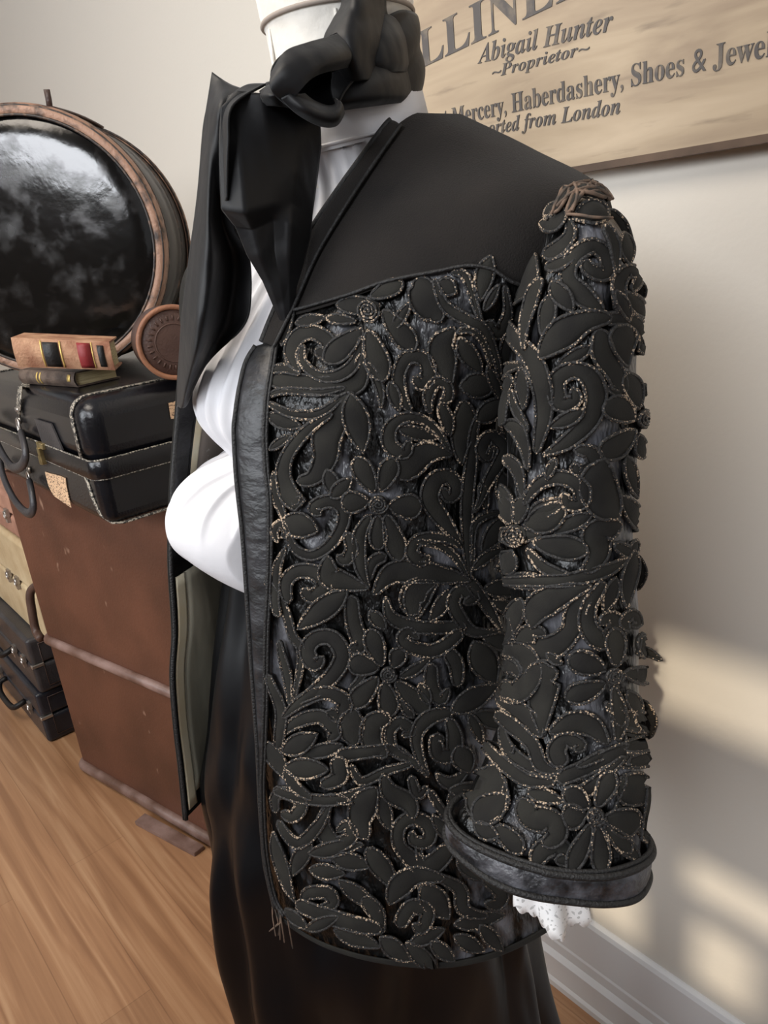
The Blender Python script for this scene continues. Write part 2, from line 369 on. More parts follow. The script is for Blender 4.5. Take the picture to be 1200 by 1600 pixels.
# brown trunk, turned a little off the wall
TL = Vector((-1.981, 0.42, 0)); TT = Vector((0.979, 0.204, 0)).normalized(); TN = Vector((-TT.y, TT.x, 0))
trunk = thing('wardrobe_trunk', 'tall brown fibreboard trunk with rounded wooden slats standing under the black suitcase', 'trunk', TL+TT*0.28+TN*0.17)
TW, TD, TH = 0.66, 0.34, 0.872
rbox('trunk_body', TL+Vector((0, 0, 0.006)), TT*TW, TN*TD, Vector((0, 0, TH-0.006)), M_TRUNK, trunk, 0.006)
def slat(z, r):
    c = [TL+TN*TD, TL+TN*0.03, TL+TT*0.0, TL+TT*0.03, TL+TT*TW]
    off = 0.004
    pts = [TL+TN*TD-TT*off, TL+TN*0.018-TT*off]
    for k in range(1, 6):
        a = k/6*PI/2; pts.append(TL+TT*(0.014-0.018*math.cos(a))+TN*(0.014-0.018*math.sin(a)))
    pts += [TL+TT*0.018-TN*off, TL+TT*TW*0.5-TN*off, TL+TT*TW-TN*off]
    mb = MB(); mb.tube([p+Vector((0, 0, z)) for p in pts], r, 10, up=(0, 0, 1), flat=1.15)
    return build('slat', mb, M_SLAT, trunk)
slat(0.415, 0.0115); slat(0.022, 0.0135)
mb = MB()
hp = [px(62, 915, -2.0), px(52, 918, -2.03), px(47, 930, -2.04), px(50, 955, -2.04), px(56, 985, -2.035), px(64, 998, -2.0)]
mb.tube(arclen(spline([tuple(p) for p in hp], 30), 24), 0.011, 8); build('side_handle', mb, M_HANDLEL, trunk)

mb = MB(); mb.poly([pz(210, 1283, 0.012), pz(303, 1333, 0.012), pz(319, 1321, 0.012), pz(226, 1270, 0.012)], -0.0115, (0, 0, 1))
o = build('wood_strip', mb, M_SLAT, smooth=False, bevel=0.002); o['label'] = 'short worn wooden strip lying on the floor against the foot of the brown trunk'; o['category'] = 'wood strip'

# big black suitcase on the trunk
SX0, SX1, SY0, SY1, SZ0, SZ1 = -2.02, -1.281, 0.414, 0.84, 0.88, 1.102
case = thing('suitcase', 'large black leather suitcase with pale stitching lying on top of the brown trunk', 'suitcase', ((SX0+SX1)/2, 0.6, SZ0))
rbox('base_shell', (SX0, SY0, SZ0), (SX1-SX0, 0, 0), (0, SY1-SY0, 0), (0, 0, 0.115), M_BLACKL, case, 0.022)
rbox('lid', (SX0, SY0+0.001, 0.985), (SX1-SX0-0.001, 0, 0), (0, SY1-SY0-0.002, 0), (0, 0, SZ1-0.985), M_BLACKL, case, 0.034)
# overlapping belt between lid and base
mb = MB()
r = 0.024; loop = []
for cx, cy, a0 in ((SX1-r, SY0+r, -PI/2), (SX1-r, SY1-r, 0), (SX0+r, SY1-r, PI/2), (SX0+r, SY0+r, PI)):
    for k in range(7):
        a = a0+k/6*PI/2; loop.append((cx+(r+0.002)*math.cos(a), cy+(r+0.002)*math.sin(a)))
mb.strap([Vector((x, y, 0.982)) for x, y in loop], 0.034, 0.004, (0, 0, 1), closed=True)
belt = build('belt', mb, M_BLACKL, case)
mb = MB()
for z in (0.9655, 0.9995): mb.tube([Vector((x, y, z)) for x, y in loop], 0.0016, 6, closed=True)
build('belt_stitching', mb, M_STITCH, belt)
# stitched piping near the end panels
def piping(X, sgn):
    mb = MB()
    path = [(SY0-0.001, 1.0), (SY0-0.001, 1.055)]
    for k in range(1, 7):
        a = k/6*PI/2; path.append((SY0+0.034-0.035*math.cos(a), SZ1-0.034+0.035*math.sin(a)))
    path += [(SY1-0.034, SZ1+0.001)]
    mb.strap([Vector((X, y, z)) for y, z in path], 0.013, 0.003, (1, 0, 0))
    low = [(X, SY0-0.001, 0.965), (X+0.012*sgn, SY0-0.0015, 0.925), (X+0.026*sgn, SY0, 0.90), (X+0.040*sgn, SY0+0.012, 0.884), (X+0.046*sgn, SY0+0.03, 0.881), (X+0.046*sgn, SY1-0.03, 0.881)]
    mb.strap([Vector(p) for p in low], 0.011, 0.004, (1, 0, 0))
    return build('stitched_piping', mb, M_STITCH, case)
piping(-1.333, 1); piping(SX0+0.05, -1)
# lid strap with buckle
HY = SY0-0.006
mb = MB()
sp = [py(37, 583, SY0+0.03), py(34, 592, SY0+0.012), py(32, 604, SY0+0.001), py(30, 625, SY0-0.003), py(28, 646, SY0-0.004)]
sp[0].z = SZ1+0.001; sp[1].z = SZ1-0.004
mb.strap([sp[0]+Vector((0, 0.10, 0.0)), sp[0]]+sp[1:], 0.022, 0.003, (1, 0, 0)); st = build('lid_strap', mb, M_STITCH, case)
mb = MB(); q = py(29, 664, SY0-0.008)
ring = [q+Vector((0.009*math.cos(2*PI*k/16), 0, 0.013*math.sin(2*PI*k/16))) for k in range(16)]
mb.tube(ring, 0.0022, 6, closed=True); mb.box(py(24, 640, SY0-0.006)-Vector((0.004, 0, 0.004)), (0.018, 0, 0), (0, 0.004, 0), (0, 0, 0.008)); build('buckle', mb, M_STEEL, st)
def carry(pts, attach):
    mb = MB(); P = [tuple(py(x, y, Y)) for x, y, Y in pts]
    mb.tube(arclen(spline(P, 60), 36), 0.0105, 12, flat=0.62, up=(0, 1, 0)); h = build('handle', mb, M_GREYCASE, case)
    mb = MB()
    for x, y in attach:
        q = py(x, y, SY0-0.006); mb.tube([q+Vector((0.009*math.cos(2*PI*k/14), -0.002, 0.011*math.sin(2*PI*k/14))) for k in range(14)], 0.002, 6, closed=True)
        mb.box(q+Vector((-0.008, 0, 0.008)), (0.016, 0, 0), (0, 0.005, 0), (0, 0, 0.012))
    build('handle_ring', mb, M_STEEL, h); return h
carry([(33, 676, .40), (38, 695, .392), (40, 712, .386), (34, 727, .382), (21, 731, .38), (8, 716, .38), (-4, 694, .382), (-14, 670, .386), (-20, 650, .395)], [(31, 668)])
carry([(46, 752, .40), (50, 772, .392), (52, 792, .386), (47, 802, .382), (36, 797, .38), (22, 780, .38), (10, 757, .382), (3, 737, .388), (1, 722, .398)], [(46, 745)])
mb = MB(); mb.poly([py(x, y, SY0-0.0005) for x, y in ((56, 654), (82, 662), (100, 703), (68, 691))], 0.003, (0, -1, 0)); build('leather_tab', mb, M_GREYCASE, case, smooth=False)
mb = MB(); mb.poly([py(x, y, SY0-0.001) for x, y in ((71, 737), (80, 740), (90, 742), (103, 747), (105, 762), (112, 793), (97, 783), (84, 774), (76, 757))], 0.0012, (0, -1, 0)); build('paper_label', mb, M_LABEL, case, smooth=False)
mb = MB(); mb.poly([px(x, y, SX1+0.0005) for x, y in ((263, 630), (277, 626), (280, 652), (267, 655))], 0.001, (1, 0, 0)); build('paper_label', mb, M_LABEL, case, smooth=False)
mb = MB()
q = py(66, 697, SY0-0.003)
mb.box(q+Vector((-0.016, -0.006, -0.004)), (0.036, 0, 0), (0, 0.008, 0), (0, 0, 0.012)); mb.box(q+Vector((-0.012, -0.009, -0.036)), (0.013, 0, 0), (0, 0.01, 0), (0, 0, 0.034)); mb.box(q+Vector((-0.021, -0.008, -0.038)), (0.010, 0, 0), (0, 0.008, 0), (0, 0, 0.018))
build('brass_latch', mb, M_BRASS, case, smooth=False, bevel=0.0015)

# drum case on the suitcase
M_PATENT = mat('scuffed_black_patent', lin(9, 9, 9), 0.12, var=lin(26, 23, 21), vscale=22, vdetail=10, vpos=(0.5, 0.8), rvar=0.35, spec=0.6, bump=0.05, bscale=30)
M_BARREL = mat('black_vulcanised_fibre', lin(26, 24, 23), 0.36, var=lin(36, 33, 31), vscale=10, bump=0.05, bscale=60)
M_RIM = mat('worn_tan_leather_rim', lin(150, 116, 96), 0.5, var=lin(52, 40, 34), vscale=34, vpos=(0.5, 0.68), bump=0.2, bscale=200)
M_RIMDK = mat('dark_rim_edge', lin(36, 29, 26), 0.5, var=lin(110, 86, 70), vscale=70, vpos=(0.5, 0.7))
DA = _F.copy()                                      # barrel axis, away from the viewer
_d = ray(53, 385); DC = C_O + _d*(1.60/(_d.dot(_F)))
DR = DC.z-(SZ1+0.006); DL = 0.27
drum = thing('drum_case', 'big round black drum case with tan leather rims standing on the black suitcase', 'drum case', Vector((DC.x, DC.y, SZ1)))
A1 = DA.cross(_U).normalized(); A2 = _U.copy()
def ringp(t, rr, n=72): return [DC+DA*t+(A1*math.cos(2*PI*k/n)+A2*math.sin(2*PI*k/n))*rr for k in range(n)]
mb = MB(); mb.grid([ringp(0.012, DR-0.012), ringp(0.016, DR-0.004), ringp(DL-0.016, DR-0.004), ringp(DL-0.012, DR-0.012)], True); build('barrel', mb, M_BARREL, drum)
mb = MB(); mb.grid([ringp(0.006, 0.001), ringp(0.006, DR*0.4), ringp(0.007, DR*0.75), ringp(0.010, DR-0.020), ringp(0.016, DR-0.008)], True); build('front_head', mb, M_PATENT, drum)
mb = MB(); mb.grid([ringp(DL-0.006, 0.001), ringp(DL-0.006, DR*0.6), ringp(DL-0.010, DR-0.02), ringp(DL-0.016, DR-0.008)], True); build('back_head', mb, M_PATENT, drum)
def rim(t0, sg):
    mb = MB()
    prof = [(0.000, DR-0.019), (-0.003, DR-0.017), (-0.004, DR-0.010), (-0.003, DR-0.004), (0.002, DR+0.002), (0.012, DR+0.004), (0.026, DR+0.003), (0.027, DR-0.003)]
    mb.grid([ringp(t0+sg*a, b) for a, b in prof], True); r_ = build('rim', mb, M_RIM, drum)
    mb = MB()
    for a, b, w in ((-0.0025, DR-0.0185, 0.0028), (0.0265, DR+0.002, 0.0026), (-0.0005, DR-0.002, 0.002)):
        mb.tube(ringp(t0+sg*a, b), w, 6, closed=True)
    build('rim_binding', mb, M_RIMDK, r_)
rim(0.006, 1); rim(DL-0.006, -1)
mb = MB()
def onbar(t, ang, h=0.0): return DC+DA*t+(A1*math.cos(ang)+A2*math.sin(ang))*(DR+h)
mb.strap([onbar(0.05+0.20*k/8, math.radians(74-1.0*k), 0.003+0.004*math.sin(PI*k/8)) for k in range(9)], 0.022, 0.005, A1); sp = build('top_strap', mb, M_HANDLEL, drum)
mb = MB(); mb.strap([onbar(0.075, math.radians(75), 0.0), onbar(0.073, math.radians(75.5), 0.018), onbar(0.068, math.radians(76), 0.036)], 0.012, 0.006, A1); build('strap_end', mb, M_HANDLEL, sp)
mb = MB(); mb.grid([ringp(DL*0.62, DR-0.001), ringp(DL*0.62+0.002, DR+0.0015), ringp(DL*0.62+0.006, DR-0.001)], True); build('lid_seam', mb, M_RIMDK, drum)

# round brown leather box beside it
M_BOX = leather('brown_tooled_leather', lin(66, 46, 40), lin(84, 62, 54), 0.45, 0.2)
M_BOXRIM = leather('tan_leather_edge', lin(168, 118, 88), lin(130, 88, 66), 0.5, 0.2)
BR = 0.062; BC = pz(284, 594, SZ1+0.002); BC = BC+Vector((0, 0, BR+0.003))
BA = (BC-C_O); BA.z = 0; BA.normalize(); BA = (BA*0.93+_R*(-0.2)).normalized(); B1 = BA.cross(_U).normalized()
rb = thing('collar_box', 'small round brown leather box with tan rim standing on edge beside the drum case', 'box', BC-Vector((0, 0, BR+0.003)))
def rg(t, rr, n=48): return [BC+BA*t+(B1*math.cos(2*PI*k/n)+_U*math.sin(2*PI*k/n))*rr for k in range(n)]
mb = MB(); mb.grid([rg(0.002, 0.0005), rg(0.002, BR*0.55), rg(0.004, BR-0.006), rg(0.012, BR-0.001), rg(0.07, BR-0.001), rg(0.075, 0.001)], True); build('box_body', mb, M_BOX, rb)
mb = MB(); mb.tube(rg(0.002, BR-0.002), 0.0045, 8, closed=True); build('box_rim', mb, M_BOXRIM, rb)
mb = MB()
for k in range(26):
    a = 2*PI*k/26; c = BC+BA*0.0015+(B1*math.cos(a)+_U*math.sin(a))*BR*0.68
    mb.tube([c-(B1*math.cos(a)+_U*math.sin(a))*0.004, c+(B1*math.cos(a)+_U*math.sin(a))*0.004], 0.0016, 6)
mb.tube(rg(0.0015, BR*0.52), 0.0012, 6, closed=True); build('tooled_ring', mb, M_BOX, rb)

# books
M_PAGES = mat('yellowed_pages', lin(196, 182, 142), 0.85, var=lin(160, 144, 108), vscale=30, stretch=(1, 1, 30))
M_BOOKBR = leather('dark_brown_book_leather', lin(62, 50, 44), lin(98, 84, 74), 0.55, 0.2, vscale=40)
M_BOOKTAN = leather('scuffed_tan_book_leather', lin(186, 146, 116), lin(134, 88, 66), 0.7, 0.2, vscale=30)
M_BOOKRED = leather('red_title_label', lin(134, 40, 42), lin(110, 30, 34), 0.5, 0.1)
M_GILT = mat('gilt', lin(208, 178, 104), 0.4, metal=0.5)
def book(name, label, o, ax, ay, th, cover, bands):
    """o: front corner of the spine on the ground, ax along the spine, ay into the book"""
    L, D = ax.length, ay.length; ex, ey = ax.normalized(), ay.normalized()
    t = thing(name, label, 'book', o+ax*0.5+ay*0.5)
    mb = MB(); c = 0.003
    mb.box(o+ex*(-0.002)+ey*0.004, ax+ex*0.004, ay, (0, 0, c)); mb.box(o+ex*(-0.002)+ey*0.004+Vector((0, 0, th-c)), ax+ex*0.004, ay, (0, 0, c))
    rows = [[o+ex*x+ey*(0.004-0.006*math.sin(PI*k/8))+Vector((0, 0, th*k/8)) for k in range(9)] for x in (-0.002, L+0.002)]
    mb.grid(rows); mb.grid([[p+ey*0.0035 for p in r_] for r_ in rows]); build('cover', mb, cover, t, smooth=False)
    mb = MB(); mb.box(o+ex*0.003+ey*0.005+Vector((0, 0, c)), ax-ex*0.006, ay-ey*0.006, (0, 0, th-2*c)); build('page_block', mb, M_PAGES, t, smooth=False)
    for nm, x0, x1, m, k0, k1 in bands:
        mb = MB(); rr = [[o+ex*L*x+ey*(0.004-0.0067*math.sin(PI*(k0+(k1-k0)*k/8)))+Vector((0, 0, th*(k0+(k1-k0)*k/8)))-ey*0.0006 for k in range(9)] for x in (x0, x1)]
        mb.grid(rr); build(nm, mb, m, t, solid=0.0006)
    return t
z = SZ1+0.001
b1 = pz(119, 606, z); bx = Vector((0.21, 0.035, 0)); b0 = b1-bx; by = Vector((-bx.y, bx.x, 0)).normalized()*0.088
book('old_book', 'slim dark brown book lying flat on the black suitcase under the tan book', b0, bx, by, 0.028, M_BOOKBR,
     [('gilt_label', 0.90, 0.95, M_GILT, 0.4, 0.85), ('gilt_label', 0.40, 0.42, M_GILT, 0.1, 0.9), ('gilt_label', 0.34, 0.36, M_GILT, 0.1, 0.9)])
z2 = z+0.0295
c1 = pz(178, 579, z2); c0 = C_O+ray(30, 574)*((c1-C_O).length+0.03); cx = c1-c0; cy = Vector((-cx.y, cx.x, 0)).normalized()*0.09
book('old_book', 'thick scuffed tan leather book with red and black spine labels on the brown book', c0, cx, cy, 0.050, M_BOOKTAN,
     [('black_label', 0.30, 0.46, M_BLACKL2, 0.06, 0.9), ('red_label', 0.66, 0.80, M_BOOKRED, 0.06, 0.92), ('black_label', 0.87, 0.94, M_BLACKL2, 0.12, 0.86),
      ('gilt_band', 0.275, 0.29, M_GILT, 0.05, 0.95), ('gilt_band', 0.475, 0.49, M_GILT, 0.05, 0.95), ('gilt_band', 0.81, 0.82, M_GILT, 0.05, 0.95)])

# stack of four cases at the left, behind the trunk's corner
def small_case(label, xr, yf, z0, z1, m, metal=True, clasp=(), handle=None, rad=0.012, corner=True):
    t = thing('suitcase', label, 'suitcase', (xr-0.3, yf+0.15, z0), 'cases stacked at the left of the trunk')
    zm = z0+(z1-z0)*0.52
    rbox('base_shell', (xr-0.62, yf, z0), (0.62, 0, 0), (0, 0.27, 0), (0, 0, zm-z0-0.001), m, t, rad)
    rbox('lid', (xr-0.62, yf, zm+0.001), (0.62, 0, 0), (0, 0.27, 0), (0, 0, z1-zm-0.001), m, t, rad)
    mb = MB(); e = 0.0015
    lp = [(xr+e, yf+0.03, z0+0.02), (xr+e, yf+0.03, z1-0.02), (xr+e, yf+0.25, z1-0.02), (xr+e, yf+0.25, z0+0.02)]
    mb.tube([Vector(p) for p in lp], 0.0012, 6, closed=True); build('end_stitching', mb, M_HANDLEL, t)
    for d in clasp:
        mb = MB(); q = Vector((xr-d, yf-0.004, zm))
        mb.box(q+Vector((-0.012, -0.003, -0.004)), (0.024, 0, 0), (0, 0.007, 0), (0, 0, 0.020)); mb.box(q+Vector((-0.008, -0.005, -0.022)), (0.016, 0, 0), (0, 0.008, 0), (0, 0, 0.018)); mb.tube([q+Vector((0.010*math.cos(2*PI*k/12), -0.006, 0.010*math.sin(2*PI*k/12))) for k in range(12)], 0.002, 6, closed=True)
        build('clasp', mb, M_STEEL, t, smooth=False)
    if corner:
        mb = MB(); mb.box((xr-0.012, yf-0.003, zm-0.006), (0.015, 0, 0), (0, 0.035, 0), (0, 0, 0.010)); build('corner_clip', mb, M_STEEL, t, smooth=False, bevel=0.002)
    if handle:
        mb = MB(); a = xr-handle; P = [(a-0.10, yf, zm-0.01), (a-0.10, yf-0.022, zm-0.016), (a-0.07, yf-0.034, zm-0.03), (a, yf-0.036, zm-0.036), (a+0.07, yf-0.034, zm-0.03), (a+0.10, yf-0.022, zm-0.016), (a+0.10, yf, zm-0.01)]
        mb.tube(arclen(spline(P, 50), 30), 0.009, 8); build('handle', mb, M_BLACKL2, t)
    return t
small_case('blue black leather case lying flat on the floor at the bottom of the left stack', -2.189, 0.389, 0.001, 0.168, M_BLUECASE, clasp=(0.10, 0.42), handle=0.27)
small_case('dull grey black case with steel clasps, second from the floor in the left stack', -2.175, 0.402, 0.169, 0.345, M_GREYCASE, clasp=(0.07, 0.16), handle=0.30)
small_case('cream canvas case lying on the grey black case in the left stack', -2.065, 0.440, 0.346, 0.648, M_CREAMCASE, clasp=(0.16, 0.24), corner=False)
small_case('pinkish tan case topmost of the stack, just below the black suitcase handles', -2.065, 0.450, 0.649, 0.775, M_PINKCASE, clasp=(0.10,), corner=False)
# ------------------------------------------------------------------ dress form
form = thing('dress_form', 'white canvas dress form neck rising out of the black scarf', 'dress form', W(0, 0, 0))
mb = MB(); rows = []
NU, NV = 0.003, -0.006
for z, r in ((1.34, .054), (1.39, .053), (1.43, .053), (1.452, .0545), (1.4545, .056)):
    rows.append([W(NU+r*math.cos(2*PI*k/48), NV+r*math.sin(2*PI*k/48), z) for k in range(48)])
mb.grid(rows, True); build('neck', mb, M_CANVAS, form)
mb = MB(); rows = []
for z, r in ((1.4560, .0560), (1.462, .0575), (1.49, .0595), (1.52, .061), (1.555, .061), (1.562, .058), (1.564, .001)):
    rows.append([W(NU+r*math.cos(2*PI*k/48), NV+r*math.sin(2*PI*k/48), z) for k in range(48)])
mb.grid(rows, True); build('neck_cap', mb, M_CANVAS, form)
mb = MB(); mb.tube([W(NU+.0562*math.cos(2*PI*k/48), NV+.0562*math.sin(2*PI*k/48), 1.4552) for k in range(48)], 0.0018, 6, closed=True); build('neck_cord', mb, M_SEAM, form)
for a in (105, 40):
    mb = MB(); mb.tube([W(NU+.0545*math.cos(math.radians(a)), NV+.0545*math.sin(math.radians(a)), z) for z in (1.38, 1.41, 1.43, 1.45)], 0.0012, 5); build('neck_seam', mb, M_CANVAS, form)
mb = MB(); rows = []
for z, a, b in ((1.38, .055, .045), (1.345, .075, .05), (1.315, .12, .05), (1.28, .12, .06), (1.2, .09, .08), (1.13, .075, .06), (1.0, .09, .08), (.85, .11, .1), (.75, .1, .09)):
    rows.append([W(a*math.cos(2*PI*k/40), -0.02+b*math.sin(2*PI*k/40), z) for k in range(40)])
mb.grid(rows, True); mb.fan(rows[-1]); build('torso', mb, M_CANVAS, form)
M_POLE = mat('dark_stand_pole', lin(40, 34, 30), 0.4)
mb = MB(); mb.tube([W(0, -.02, 0.03), W(0, -.02, 0.78)], 0.016, 14); mb.tube([W(0, -.02, 0.0), W(0, -.02, 0.03)], 0.13, 28); build('stand', mb, M_POLE, form)

# ------------------------------------------------------------------ blouse
blouse = thing('blouse', 'white cotton blouse with puffed pleated front and stand collar under the black jacket', 'blouse', W(0, 0, 1.03))
BT = spline([(1.392, .062, .058, .060, .0), (1.372, .067, .060, .062, .0), (1.335, .084, .052, .066, -.01), (1.298, .098, .070, .075, -.02), (1.25, .102, .108, .08, -.028), (1.205, .104, .138, .08, -.03),
             (1.175, .102, .141, .08, -.03), (1.150, .092, .128, .07, -.025), (1.134, .086, .118, .065, -.02)], 90)
mb = MB(); rows = []
for i, (z, A, Bf, Bb, u0) in enumerate(BT):
    f = i/(len(BT)-1); row = []
    for k in range(220):
        a = 2*PI*k/220; c, s_ = math.cos(a), math.sin(a)
        amp = (0.0016+0.0018*f)*(1 if f > .1 else 0.2)*max(0, s_)
        pl = amp*math.sin(a*38+3*math.sin(f*5))*(0.4+0.6*math.sin(PI*min(1, f*1.15))) + 0.002*noise.noise(Vector((c*9, s_*9, z*12)))
        row.append(W(u0+(A+pl)*c, (Bf+pl if s_ > 0 else Bb)*s_-0.002, z+(0.006*(-s_) if f < .15 else 0)))
    rows.append(row)
mb.grid(rows, True); build('bodice', mb, M_LINEN, blouse, solid=0.0012)
# stand collar
mb = MB(); rows = []
for z, r in ((1.370, .0670), (1.379, .0675), (1.398, .0640), (1.412, .062), (1.413, .0605)):
    rows.append([W(r*math.cos(2*PI*k/64)*1.0, r*math.sin(2*PI*k/64)*.97-.002, z-0.010*math.sin(2*PI*k/64)) for k in range(64)])
mb.grid(rows, True); build('stand_collar', mb, M_LINEN, blouse)
mb = MB(); mb.tube([W(.0682*math.cos(2*PI*k/64), .0680*math.sin(2*PI*k/64)*.97-.002, 1.3735-0.010*math.sin(2*PI*k/64)) for k in range(64)], 0.0012, 6, closed=True); build('collar_seam', mb, M_LINEN, blouse)
# pouched peplum below the waist, pleats fanning out of the waist
PT = spline([(1.140, .087, .120, -.020), (1.136, .092, .134, -.024), (1.129, .100, .158, -.028), (1.116, .108, .178, -.03), (1.099, .113, .1875, -.03), (1.081, .113, .186, -.03), (1.066, .109, .175, -.028), (1.055, .103, .160, -.024)], 60)
mb = MB(); rows = []
for i, (z, A, B, u0) in enumerate(PT):
    f = i/(len(PT)-1); row = []
    for k in range(520):
        a = math.radians(-25)+math.radians(230)*k/519; c, s_ = math.cos(a), math.sin(a)
        pl = (0.0030*math.sin(PI*min(1, f*1.5+.12)))*(abs(math.sin(a*13+0.5*f))**14)
        lat = max(0.0, (a-math.radians(60))/math.radians(60)); lat = min(1, lat)
        bb = B if s_ > 0 else .075
        u = u0+(A+pl)*c; v = (bb+pl)*s_
        # the fullness sits towards the wearer's right of centre; near the jacket front it stays inside
        lim = 0.150 if u > 0.028 else (0.150+(0.028-u)/0.03*0.06 if u > -0.002 else 9)
        v = min(v, lim)
        row.append(W(u, v, z+0.7*pl+0.004*math.sin(a*5)*f - 0.016*f*max(0, (u+0.03)/0.06 if u > -.03 else 0)))
    rows.append(row)
mb.grid(rows); build('peplum', mb, M_LINEN, blouse, solid=0.001)
mb = MB(); mb.tube([W(-.02+.0885*math.cos(math.radians(a)), .1215*math.sin(math.radians(a)), 1.139) for a in range(-20, 201, 4)], 0.0024, 6); build('waist_gathers', mb, M_LINEN, blouse)

# ------------------------------------------------------------------ skirt
skirt = thing('skirt', 'long full black silk skirt hanging to the floor below the jacket', 'skirt', W(0, 0, 0))
KT = spline([(1.125, .092, .112, .085, -.01), (1.05, .110, .140, .10, -.02), (.95, .140, .168, .13, -.025), (.86, .150, .192, .12, -.03), (.78, .150, .207, .11, -.03), (.66, .146, .222, .11, -.03), (.5, .156, .224, .125, -.03), (.25, .185, .245, .17, -.02), (.004, .215, .27, .21, -.01)], 100)
mb = MB(); rows = []
for i, (z, A, Bf, Bb, u0) in enumerate(KT):
    f = i/(len(KT)-1); row = []
    for k in range(300):
        a = 2*PI*k/300; c, s_ = math.cos(a), math.sin(a)
        w = a*13+1.2*math.sin(a*3+f*2)+2*noise.noise(Vector((c*2, s_*2, f*2)))
        amp = 0.004+0.016*f; front = max(0, s_)
        pl = amp*(abs(math.sin(w/2))**1.5-0.75)+0.010*noise.noise(Vector((c*5, s_*5, f*9)))*min(1, f*3)
        row.append(W(u0+(A+pl)*c, (Bf if s_ > 0 else Bb)*s_+pl*s_, z))
    rows.append(row)
mb.grid(rows, True); build('skirt_cloth', mb, M_SKIRT, skirt, solid=0.001)

# ------------------------------------------------------------------ jacket surfaces
TT_ = spline([(1.388, 1.380, 1.386, .076, -.030, .048, .05), (1.340, 1.347, 1.356, .140, -.03, .072, .07), (1.312, 1.311, 1.316, .204, -.02, .086, .09), (1.276, 1.266, 1.274, .200, -.01, .098, .105),
              (1.245, 1.225, 1.23, .176, 0, .112, .115), (1.205, 1.18, 1.18, .162, 0, .139, .12), (1.15, 1.14, 1.14, .158, 0, .1525, .118), (1.05, 1.05, 1.05, .165, 0, .169, .115), (.95, .95, .95, .180, 0, .184, .13),
              (.86, .86, .86, .197, 0, .196, .15), (.780, .758, .758, .210, 0, .2045, .16)], 361)
NS = 360
def spow(x, p): return math.copysign(abs(x)**p, x)
def torso(th, s, off=0.0):
    """th 0 front centre, +90 deg left side, 180 back; s 0 neck .. 1 hem"""
    x = min(max(s, 0), 1)*NS; i = min(int(x), NS-1); t = x-i
    a, b = TT_[i], TT_[i+1]; zf, zs, zb, A, cv, Bf, Bb = [p+(q-p)*t for p, q in zip(a, b)]
    c, sn = math.cos(th), math.sin(th); n = 2/2.3
    B = Bf if c > 0 else Bb
    ex = 0.004*noise.noise(Vector((th*2.2, s*3, 1.7)))*min(1, s*4)
    z = zs+(zf-zs)*c*c if c > 0 else zs+(zb-zs)*c*c
    return W((A+off+ex)*spow(sn, n), cv+(B+off+ex)*spow(c, n), z)
class Surf:
    def __init__(s, fn, a0, a1, na, nb):
        s.fn = fn; s.a0, s.a1, s.na, s.nb = a0, a1, na, nb
        mb = MB(); mb.grid([[fn(a0+(a1-a0)*i/na, j/nb) for i in range(na+1)] for j in range(nb+1)])
        s.v = mb.v; s.b = BVHTree.FromPolygons(mb.v, mb.f)
    def hit(s, x, y):
        d = ray(x, y); p, n, i, _ = s.b.ray_cast(C_O, d)
        if p is None:
            t = (s.mid-C_O).dot(d); p, n, i, _ = s.b.find_nearest(C_O+d*t)
        if n.dot(d) > 0: n = -n
        return p, n, i
    def param(s, x, y):
        p, n, i = s.hit(x, y); r, c = divmod(i, s.na)
        # refine inside the face
        q = s.v[r*(s.na+1)+c]; e1 = s.v[r*(s.na+1)+c+1]-q; e2 = s.v[(r+1)*(s.na+1)+c]-q; w = p-q
        t1 = min(max(w.dot(e1)/max(e1.length_squared, 1e-12), 0), 1); t2 = min(max(w.dot(e2)/max(e2.length_squared, 1e-12), 0), 1)
        return s.a0+(s.a1-s.a0)*(c+t1)/s.na, (r+t2)/s.nb
TS = Surf(torso, math.radians(-80), math.radians(180), 300, 300); TS.mid = W(.05, .15, 1.05)

EDGE = [(612, 203), (580, 240), (530, 312), (480, 388), (445, 470), (425, 512), (405, 545), (390, 570), (380, 610), (374, 650), (372, 672), (374, 720), (377, 760), (385, 835), (392, 935), (398, 1030), (403, 1100), (408, 1170), (411, 1240), (415, 1300), (420, 1351), (434, 1414)]
eds = sorted([(s, th) for th, s in (TS.param(x, y) for x, y in EDGE)])
eds = [(0.0, max(eds[0][1], math.radians(70)))]+eds+[(1.0, eds[-1][1])]
def th_e(s): return lerp_table(eds, s)
SEAM = [(462, 492), (480, 488), (520, 476), (545, 468), (570, 459), (600, 447), (640, 436), (690, 425), (715, 419), (740, 416), (770, 421), (795, 438), (815, 444)]
sm = []
for x, y in SEAM:
    th, s = TS.param(x, y); e = th_e(s); sm.append(((th-e)/(PI-e), s))
sm.sort(); sm = [(0.0, sm[0][1])]+sm+[(sm[-1][0]+0.04, sm[-1][1]), (1.0, 0.30)]
def s_seam(f): return lerp_table(sm, f)
jacket = thing('jacket', 'black wool cutwork jacket with floral scroll appliques over grey satin on the dress form', 'jacket', W(0, 0, .785))
NF = 90
def jp(f, s, off):
    e = th_e(s); return torso(e+(PI-e)*f, s, off)
mb = MB(); mb.grid([[jp(i/NF, s_seam(i/NF)*j/40, 0.0045) for i in range(NF+1)] for j in range(41)])
mb.grid([[jp(i/NF, s_seam(i/NF), o_) for i in range(NF+1)] for o_ in (0.0045, 0.0)])
build('yoke', mb, M_WOOL, jacket)
FS = 0.52                                            # the side seam, as a share of the way round to the back
NP = 60
